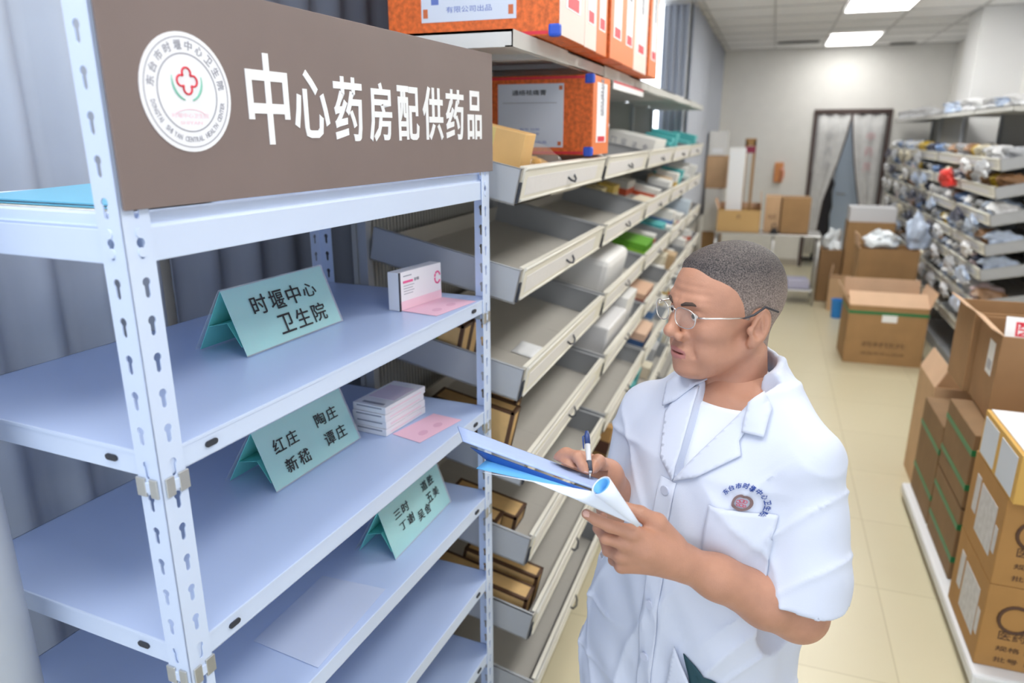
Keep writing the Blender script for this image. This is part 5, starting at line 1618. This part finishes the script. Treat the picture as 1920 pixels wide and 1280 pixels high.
def tspan(l, f0, f1, z0, z1):
    return span([tor(a, b2, z) for a in (-l, l) for b2 in (f0, f1) for z in (z0, z1)], 0.0)
def span(pts, pad):
    a = np.array(pts); return a.min(0) - pad, a.max(0) + pad
hb = span([head_pt(x, y, z) for x in (-0.125, 0.13) for y in (-0.1, 0.1) for z in (-0.235, 0.13)], 0.0)
lk = [K[k] for k in K if k[0] in 'imrl' and len(k) == 2 or k in ('NE', 'NW', 't1', 't2', 't3', 't4', 'p1', 'p2')]
lb = span(lk + [K['NS']], 0.056)
rb = span([K[k] for k in K if k[0] == 'r' and len(k) == 3] + [K['RW'], K['FE'], K['FS']], 0.056)
tb = tspan(0.25, -0.2, 0.2, 0.81, 1.5)
person, BV, BQ = sdf_mesh('person', [(d_head, hb[0], hb[1], 0.0020), (d_left_arm, lb[0], lb[1], 0.0021), (d_right_arm, rb[0], rb[1], 0.0021), (d_torso, tb[0], tb[1], 0.008)], [M_skin, M_lip, M_nail])
tag(person, 'man in a white short sleeved coat and glasses writing in a notebook beside the shelves', 'person')
# lips take their own colour
hq = to_head(BV.astype(np.float32)); hq = np.stack([hq[:, 0], np.abs(hq[:, 1]), hq[:, 2]], 1)
fc = hq[BQ].mean(1)
lipm = (fc[:, 0] > 0.080) & (fc[:, 1] < 0.0225) & (np.abs(fc[:, 2] + 0.0650) < 0.0115 - 0.22 * fc[:, 1])
mi = np.zeros(len(BQ), np.int32); mi[lipm] = 1
eye_at = np.array([0.0, 0.0, 1.87])
for k in ('i4', 'ri4', 'rt4'):
    t = K[k] + (eye_at - K[k]) / np.linalg.norm(eye_at - K[k]) * 0.0068
    mi[np.linalg.norm(BV[BQ].mean(1) - t, axis=1) < 0.0052] = 2
person.data.polygons.foreach_set('material_index', mi)

# short grey hair: the skull's own surface raised inside the hairline
hx = np.array([-0.13, -0.09, -0.06, -0.040, -0.022, -0.008, 0.004, 0.012, 0.022, 0.034, 0.050, 0.066, 0.082, 0.12])
hz = np.array([-0.078, -0.074, -0.058, -0.040, -0.018, 0.004, 0.002, 0.006, 0.034, 0.052, 0.060, 0.072, 0.088, 0.12])
def d_hair(p):
    q = to_head(p)
    zl = np.interp(q[..., 0], hx, hz) + 0.004 * np.sin(90 * q[..., 0]) * np.sin(70 * q[..., 1])
    m = np.clip((q[..., 2] - zl) / 0.016, -1, 1)
    top = np.clip((q[..., 2] - 0.05) / 0.05, 0, 1)
    s = np.abs(q[..., 1])
    ear = s_ell(np.stack([q[..., 0], s, q[..., 2]], -1), (-0.010, 0.086, -0.012), (0.028, 0.018, 0.040))
    d = d_head(p) - (0.0022 + 0.0045 * top) * m
    return np.maximum(d, -ear).astype(np.float32)
M_hair = bpy.data.materials.new('salt_and_pepper_hair'); M_hair.use_nodes = True
nt = M_hair.node_tree; b = nt.nodes['Principled BSDF']
tc = nt.nodes.new('ShaderNodeTexCoord'); n1 = nt.nodes.new('ShaderNodeTexNoise'); n1.inputs['Scale'].default_value = 480; n1.inputs['Detail'].default_value = 3
sep = nt.nodes.new('ShaderNodeSeparateXYZ'); mr = nt.nodes.new('ShaderNodeMapRange')
mr.inputs['From Min'].default_value = 1.575; mr.inputs['From Max'].default_value = 1.655; mr.inputs['To Min'].default_value = 0.0; mr.inputs['To Max'].default_value = 1.0
mx = nt.nodes.new('ShaderNodeMix'); mx.data_type = 'RGBA'; mx2 = nt.nodes.new('ShaderNodeMix'); mx2.data_type = 'RGBA'; mx3 = nt.nodes.new('ShaderNodeMix'); mx3.data_type = 'RGBA'
cr = nt.nodes.new('ShaderNodeValToRGB'); cr.color_ramp.elements[0].position = 0.38; cr.color_ramp.elements[1].position = 0.64
nt.links.new(tc.outputs['Object'], n1.inputs['Vector']); nt.links.new(tc.outputs['Object'], sep.inputs[0]); nt.links.new(sep.outputs['Z'], mr.inputs['Value'])
nt.links.new(n1.outputs['Fac'], cr.inputs['Fac'])
mx.inputs[6].default_value = (0.20, 0.15, 0.13, 1); mx.inputs[7].default_value = (0.44, 0.35, 0.30, 1)     # clipped sides
mx2.inputs[6].default_value = (0.022, 0.020, 0.022, 1); mx2.inputs[7].default_value = (0.15, 0.125, 0.12, 1)  # longer top
nt.links.new(cr.outputs['Color'], mx.inputs[0]); nt.links.new(cr.outputs['Color'], mx2.inputs[0])
nt.links.new(mr.outputs['Result'], mx3.inputs[0]); nt.links.new(mx.outputs[2], mx3.inputs[6]); nt.links.new(mx2.outputs[2], mx3.inputs[7])
nt.links.new(mx3.outputs[2], b.inputs['Base Color']); b.inputs['Roughness'].default_value = 0.65
bp = nt.nodes.new('ShaderNodeBump'); bp.inputs['Strength'].default_value = 0.7; bp.inputs['Distance'].default_value = 0.003
nt.links.new(n1.outputs['Fac'], bp.inputs['Height']); nt.links.new(bp.outputs['Normal'], b.inputs['Normal'])
hb2 = (hb[0] + np.array([0, 0, 0.11]), hb[1])
hair, _, _ = sdf_mesh('hair', [(d_hair, hb2[0], hb2[1], 0.0022)], M_hair, person)

def ball(bm, c, r, seg=16):
    rings = []
    c = Vector(c)
    t0 = bm.verts.new(c + Vector((0, 0, r))); t1 = bm.verts.new(c - Vector((0, 0, r)))
    for i in range(1, seg // 2):
        a = PI * i / (seg // 2)
        rings.append([bm.verts.new(c + Vector((r * math.sin(a) * math.cos(2 * PI * k / seg), r * math.sin(a) * math.sin(2 * PI * k / seg), r * math.cos(a)))) for k in range(seg)])
    for k in range(seg):
        bm.faces.new((t0, rings[0][k], rings[0][(k + 1) % seg])); bm.faces.new((t1, rings[-1][(k + 1) % seg], rings[-1][k]))
    for a, b2 in zip(rings, rings[1:]):
        for k in range(seg): bm.faces.new((a[k], b2[k], b2[(k + 1) % seg], a[(k + 1) % seg]))
V3 = lambda p: Vector([float(x) for x in p])
for s in (1, -1):
    bm = bmesh.new(); ball(bm, V3(head_pt(0.0765, s * 0.031, 0.0062)), 0.0122)
    e = obj('eye', bm, new_mat('eye_white', (0.62, 0.58, 0.55), 0.25), person, smooth=True)
    bm = bmesh.new(); ball(bm, V3(head_pt(0.0842, s * 0.0315, 0.0056)), 0.0056); obj('iris', bm, new_mat('dark_iris', (0.03, 0.018, 0.012), 0.15), e, smooth=True)
    bm = bmesh.new()
    pts = [V3(head_pt(x, s * y, z)) for x, y, z in ((0.0985, 0.013, 0.0220), (0.0968, 0.022, 0.0255), (0.0918, 0.033, 0.0270), (0.0825, 0.046, 0.0240))]
    tube(bm, pts, [0.0026, 0.0036, 0.0032, 0.0014], 8); obj('eyebrow', bm, new_mat('dark_brow', (0.075, 0.05, 0.04), 0.9), person, smooth=True)

# white coat, T-shirt, trousers, shoes
cb = tspan(0.31, -0.22, 0.24, 0.745, 1.53)
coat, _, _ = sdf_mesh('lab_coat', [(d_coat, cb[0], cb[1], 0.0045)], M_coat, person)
tsb = tspan(0.22, -0.2, 0.2, 1.15, 1.5)
sdf_mesh('t_shirt', [(d_tshirt, tsb[0], tsb[1], 0.004)], M_shirt, person)
trb = tspan(0.26, -0.2, 0.2, 0.03, 1.0)
sdf_mesh('trousers', [(d_trousers, trb[0], trb[1], 0.010)], new_mat('dark_green_trousers', (0.012, 0.05, 0.065), 0.8), person)
for i in (0, 1):
    sb = span([ANK[i] + np.array([-0.17, -0.21, -0.1]), ANK[i] + np.array([0.12, 0.12, 0.06])], 0.05)
    sdf_mesh('shoe', [(lambda p, i=i: d_shoe(p, i), sb[0], sb[1], 0.006)], new_mat('black_leather', (0.02, 0.02, 0.022), 0.4), person)

def on_coat(lat, z, off=0.0, fn=d_coat, f0=0.32):
    """the point of the coat's front straight behind (lat, z)"""
    p = tor(lat, f0, z); best, bp_ = 9.0, p
    for _ in range(60):
        d = float(fn(np.array([p], np.float32))[0])
        if abs(d) < best: best, bp_ = abs(d), p
        if abs(d) < 0.0003: break
        p = p - TF * d * 0.7
    if (p - MS) @ TF < -0.02 or abs(float(fn(np.array([p], np.float32))[0])) > 0.004:      # beside the body: nearest point instead
        p = bp_
        for _ in range(25):
            q = np.array([p] + [p + e for e in np.eye(3) * 0.002], np.float32); v = fn(q)
            g = (v[1:] - v[0]) / 0.002; p = p - g / max(float(g @ g), 0.2) * v[0] * 0.8
    return p + TF * off
d_closed = lambda p: d_coat(p, False)
def cloth_patch(name, poly, off, thick, mat, parent, n=14):
    """a thin sewn piece: polygon in (lat, z) laid over the coat's front"""
    poly = [Vector((a, b2, 0)) for a, b2 in poly]
    bm = bmesh.new()
    vs = [bm.verts.new(v) for v in poly]
    f = bm.faces.new(vs)
    bmesh.ops.triangulate(bm, faces=[f])
    for _ in range(4):
        lg = [e for e in bm.edges if e.calc_length() > 0.010]
        if not lg: break
        bmesh.ops.subdivide_edges(bm, edges=lg, cuts=1, use_grid_fill=False)
        bmesh.ops.triangulate(bm, faces=bm.faces)
    for v in bm.verts:
        p = on_coat(v.co.x, v.co.y, off, d_closed); v.co = V3(p)
    bmesh.ops.recalc_face_normals(bm, faces=bm.faces)
    o = obj(name, bm, mat, parent, smooth=True)
    md = o.modifiers.new('cloth', 'SOLIDIFY'); md.thickness = thick; md.offset = 0
    return o
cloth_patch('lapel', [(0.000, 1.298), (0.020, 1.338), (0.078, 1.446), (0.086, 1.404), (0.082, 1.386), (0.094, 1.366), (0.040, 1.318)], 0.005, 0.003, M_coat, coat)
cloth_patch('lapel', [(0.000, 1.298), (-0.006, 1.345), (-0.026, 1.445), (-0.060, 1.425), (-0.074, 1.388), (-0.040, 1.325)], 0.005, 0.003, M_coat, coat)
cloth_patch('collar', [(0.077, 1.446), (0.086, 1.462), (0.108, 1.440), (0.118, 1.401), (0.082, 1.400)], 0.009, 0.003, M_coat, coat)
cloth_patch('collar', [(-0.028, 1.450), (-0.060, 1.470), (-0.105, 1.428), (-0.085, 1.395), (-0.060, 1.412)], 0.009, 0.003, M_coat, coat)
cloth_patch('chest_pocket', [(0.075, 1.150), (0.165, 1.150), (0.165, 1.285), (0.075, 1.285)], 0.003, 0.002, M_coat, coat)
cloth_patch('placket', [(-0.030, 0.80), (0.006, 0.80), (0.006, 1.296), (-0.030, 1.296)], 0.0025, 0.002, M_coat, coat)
for z in (1.277, 1.165, 1.055, 0.945):
    c = V3(on_coat(-0.012, z, 0.005)); tn = V3(TF)
    bm = bmesh.new(); tube(bm, [c - tn * 0.003, c + tn * 0.002], 0.0085, 16); obj('button', bm, new_mat('pale_button', (0.62, 0.66, 0.80), 0.3), coat)
# dark side pocket opening low on the near side
cloth_patch('pocket_opening', [(0.060, 0.990), (0.125, 0.945), (0.135, 0.86), (0.09, 0.90)], 0.004, 0.003, new_mat('dark_teal_lining', (0.010, 0.055, 0.075), 0.7), coat)
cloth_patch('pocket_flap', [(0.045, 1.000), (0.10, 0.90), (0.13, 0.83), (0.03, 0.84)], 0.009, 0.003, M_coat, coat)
# embroidered badge with blue characters in an arch
def cloth_pts(bm_, off):
    for v in bm_.verts:
        v.co = V3(on_coat(v.co.x, v.co.y, off + v.co.z))
BC = (0.120, 1.300)
bm = bmesh.new()
for k in range(40):
    pass
ringv = [[bm.verts.new((BC[0] + r * math.cos(2 * PI * k / 40), BC[1] + r * math.sin(2 * PI * k / 40), 0)) for k in range(40)] for r in (0.0095, 0.0115, 0.0135)]
for a, b2 in zip(ringv, ringv[1:]):
    for k in range(40): bm.faces.new((a[k], a[(k + 1) % 40], b2[(k + 1) % 40], b2[k]))
cloth_pts(bm, 0.0042)
bd = obj('badge', bm, new_mat('brown_thread', (0.20, 0.13, 0.13), 0.8), coat); md = bd.modifiers.new('thread', 'SOLIDIFY'); md.thickness = 0.001
bm = bmesh.new()
for (dx, dz, rr) in ((0, 0.0035, 0.0035), (-0.004, 0.002, 0.003), (0.004, 0.002, 0.003), (0, -0.004, 0.003), (-0.004, -0.004, 0.0022), (0.004, -0.005, 0.0022)):
    tube(bm, [(BC[0] + dx + rr * 0.8 * math.cos(a * PI / 5), BC[1] + dz + rr * 0.8 * math.sin(a * PI / 5), 0.0002) for a in range(11)], 0.0006, 5, cap=False)
cloth_pts(bm, 0.0048)
obj('red_thread', bm, new_mat('red_thread', (0.55, 0.10, 0.16), 0.8), bd)
for i, ch in enumerate('东台市时堰中心卫生院'):
    a = R(150 - i * 175 / 9)
    c = Vector((BC[0] + 0.0300 * math.cos(a), BC[1] - 0.003 + 0.0300 * math.sin(a), 0))
    xd = Vector((math.sin(a), -math.cos(a), 0)); yd = Vector((math.cos(a), math.sin(a), 0)); s = 0.0082
    bm = bmesh.new()
    add_text(bm, ch, plane_M(c - xd * s / 2 - yd * s / 2, xd, yd), s, s, 0.02, 0.0006)
    cloth_pts(bm, 0.0044)
    obj('blue_character', bm, new_mat('blue_thread', (0.03, 0.07, 0.30), 0.8), coat)

# ------------------------------------------------------------------ glasses, notebook, pen
gl = tag(bpy.data.objects.new('eyeglasses', None), 'thin silver framed glasses worn by the man in the white coat', 'glasses'); COL.objects.link(gl)
M_glass = new_mat('lens_glass', (0.9, 0.95, 0.95), 0.02, alpha=0.05, spec=0.35)
M_silver = new_mat('silver_wire', (0.75, 0.73, 0.70), 0.25, metal=0.9)
def lens_loop(s, n=28):
    pts = []
    for k in range(n):
        a = 2 * PI * k / n
        y = 0.0345 + 0.0245 * math.copysign(abs(math.cos(a)) ** 0.75, math.cos(a))
        z = 0.0050 + 0.0165 * math.copysign(abs(math.sin(a)) ** 0.8, math.sin(a))
        x = 0.1085 - 4.5 * max(0, y - 0.02) ** 2
        pts.append(V3(head_pt(x, s * y, z)))
    return pts
for s in (1, -1):
    L = lens_loop(s)
    bm = bmesh.new(); tube(bm, L + L[:1], 0.0009, 6, cap=False); obj('rim', bm, M_silver, gl)
    bm = bmesh.new(); vs = [bm.verts.new(p) for p in L]; bm.faces.new(vs); o = obj('lens', bm, M_glass, gl); o.modifiers.new('glass', 'SOLIDIFY').thickness = 0.0012
    bm = bmesh.new()
    P0 = [head_pt(0.0965, s * 0.0590, 0.010), head_pt(0.0900, s * 0.0695, 0.011), head_pt(0.055, s * 0.0790, 0.010), head_pt(0.020, s * 0.0838, 0.009)]
    tube(bm, [V3(p) for p in P0], [0.0012, 0.0016, 0.0013, 0.0013], 8); obj('temple', bm, M_silver, gl)
    bm = bmesh.new()
    P1 = [head_pt(0.026, s * 0.0840, 0.009), head_pt(0.008, s * 0.0868, 0.014), head_pt(-0.012, s * 0.0885, 0.026), head_pt(-0.038, s * 0.0905, 0.016)]
    tube(bm, [V3(p) for p in P1], [0.0016, 0.0021, 0.0021, 0.0018], 8); obj('temple_tip', bm, new_mat('black_sleeve', (0.03, 0.03, 0.04), 0.4), gl)
bm = bmesh.new(); tube(bm, [V3(head_pt(0.1085, y, 0.014 + 0.003 * (1 - abs(y) / 0.012))) for y in (-0.0105, -0.005, 0, 0.005, 0.0105)], 0.0011, 6); obj('bridge', bm, M_silver, gl)

pad = tag(bpy.data.objects.new('notebook', None), 'opened white and blue notebook held in the left hand of the man', 'notebook'); COL.objects.link(pad)
M_page = new_mat('notebook_page', (0.42, 0.54, 0.86), 0.6, var=0.04, vscale=60)
M_pblue = new_mat('deep_blue_page', (0.015, 0.10, 0.42), 0.5)
M_lblue = new_mat('sky_blue_page', (0.14, 0.47, 0.86), 0.5)
M_pwhite = new_mat('white_page', (0.80, 0.86, 0.98), 0.6)
def sheet(name, pts, thick, mat, sag=0.0):
    """a bent sheet through four corners a, b (near edge), c, d (far edge)"""
    a, b2, c, d = [np.array(p) for p in pts]
    bm = bmesh.new(); N = 12
    nrm = np.cross(b2 - a, d - a); nrm = nrm / np.linalg.norm(nrm)
    g = [[bm.verts.new(V3((a + (b2 - a) * i / N) * (1 - j / N) + (d + (c - d) * i / N) * (j / N) + nrm * sag * math.sin(PI * i / N))) for i in range(N + 1)] for j in range(N + 1)]
    for j in range(N):
        for i in range(N): bm.faces.new((g[j][i], g[j][i + 1], g[j + 1][i + 1], g[j + 1][i])).smooth = True
    o = obj(name, bm, mat, pad)
    md = o.modifiers.new('paper', 'SOLIDIFY'); md.thickness = thick; md.offset = 0
    return o
sheet('writing_page', (K['N0'], K['N1'], K['F1'], K['F0']), 0.0030, M_page, 0.0)
sheet('inner_page', (K['b1'], K['b2'], K['b3'], K['b4']), 0.0010, M_pblue)
sheet('inner_page', (K['b5'], K['b3'], (K['b3'] * 0.6 + K['b6'] * 0.4), K['b4']), 0.0008, M_lblue)
# the flipped sheet below and the roll at the end
S1, S2, S3, S4, S5 = [K[k] for k in ('S1', 'S2', 'S3', 'S4', 'S5')]
bm = bmesh.new(); N = 16
rows = []
for i in range(N + 1):
    t = i / N
    top = S1 * (1 - t) + S2 * t
    if t < 0.5: lo_ = S1 * (1 - t / 0.5) + S5 * (t / 0.5)
    else: lo_ = S5 * (1 - (t - 0.5) / 0.5) + S4 * ((t - 0.5) / 0.5)
    rows.append([bm.verts.new(V3(top * (1 - j / 6) + lo_ * (j / 6))) for j in range(7)])
for i in range(1, 9):
    t = i / 8
    top = S2 * (1 - t) + S3 * t; lo_ = S4 * (1 - t) + S3 * t - np.array([0, 0, 0.001 * t])
    rows.append([bm.verts.new(V3(top * (1 - j / 6) + lo_ * (j / 6) + np.array([0, 0, -0.0001 * j]))) for j in range(7)])
for a, b2 in zip(rows, rows[1:]):
    for j in range(6): bm.faces.new((a[j], b2[j], b2[j + 1], a[j + 1])).smooth = True
o = obj('flipped_page', bm, M_pwhite, pad); md = o.modifiers.new('paper', 'SOLIDIFY'); md.thickness = 0.0008; md.offset = 0
def roll(name, r0, r1, mat, flip):
    bm = bmesh.new()
    ax = V3(K['c1'] - K['c0']); d, u, v = frame_of(ax)
    A, B = V3(K['c0']), V3(K['c1'])
    rings = [[bm.verts.new(A.lerp(B, t) + (u * math.cos(2 * PI * k / 32) + v * math.sin(2 * PI * k / 32)) * (r0 * (1 - t) + r1 * t)) for k in range(32)] for t in (0, 0.25, 0.5, 0.75, 1)]
    for a, b2 in zip(rings, rings[1:]):
        for k in range(32): bm.faces.new((a[k], a[(k + 1) % 32], b2[(k + 1) % 32], b2[k])).smooth = True
    o = obj(name, bm, mat, pad); md = o.modifiers.new('paper', 'SOLIDIFY'); md.thickness = 0.0012; md.offset = 0
    return o
roll('rolled_page', 0.0160, 0.0030, M_pwhite, False)
roll('rolled_blue_side', 0.0128, 0.0018, M_lblue, False)

pen = tag(bpy.data.objects.new('pen', None), 'clear ballpoint pen with a dark blue top in the right hand of the man', 'pen'); COL.objects.link(pen)
A, B = V3(K['pen0']), V3(K['pen1'])
bm = bmesh.new(); tube(bm, [A.lerp(B, t) for t in (0.10, 0.14, 0.72)], [0.0030, 0.0045, 0.0045], 14); obj('barrel', bm, new_mat('clear_grey_barrel', (0.62, 0.64, 0.68), 0.2), pen)
bm = bmesh.new(); tube(bm, [A, A.lerp(B, 0.10)], [0.0008, 0.0030], 12); obj('tip', bm, M_steel, pen)
bm = bmesh.new(); tube(bm, [A.lerp(B, 0.14), A.lerp(B, 0.36)], 0.0049, 14); obj('grip', bm, new_mat('dark_grip', (0.06, 0.07, 0.10), 0.6), pen)
bm = bmesh.new(); tube(bm, [A.lerp(B, 0.72), A.lerp(B, 0.90), A.lerp(B, 1.0)], [0.0048, 0.0046, 0.0030], 14); obj('top', bm, new_mat('navy_top', (0.03, 0.06, 0.20), 0.35), pen)
bm = bmesh.new(); off = Vector((-0.0065, -0.003, 0)); tube(bm, [A.lerp(B, 0.90) + off * 0.6, A.lerp(B, 0.88) + off, A.lerp(B, 0.62) + off], [0.0016, 0.0018, 0.0012], 8); obj('clip', bm, new_mat('navy_clip', (0.04, 0.08, 0.25), 0.3), pen)
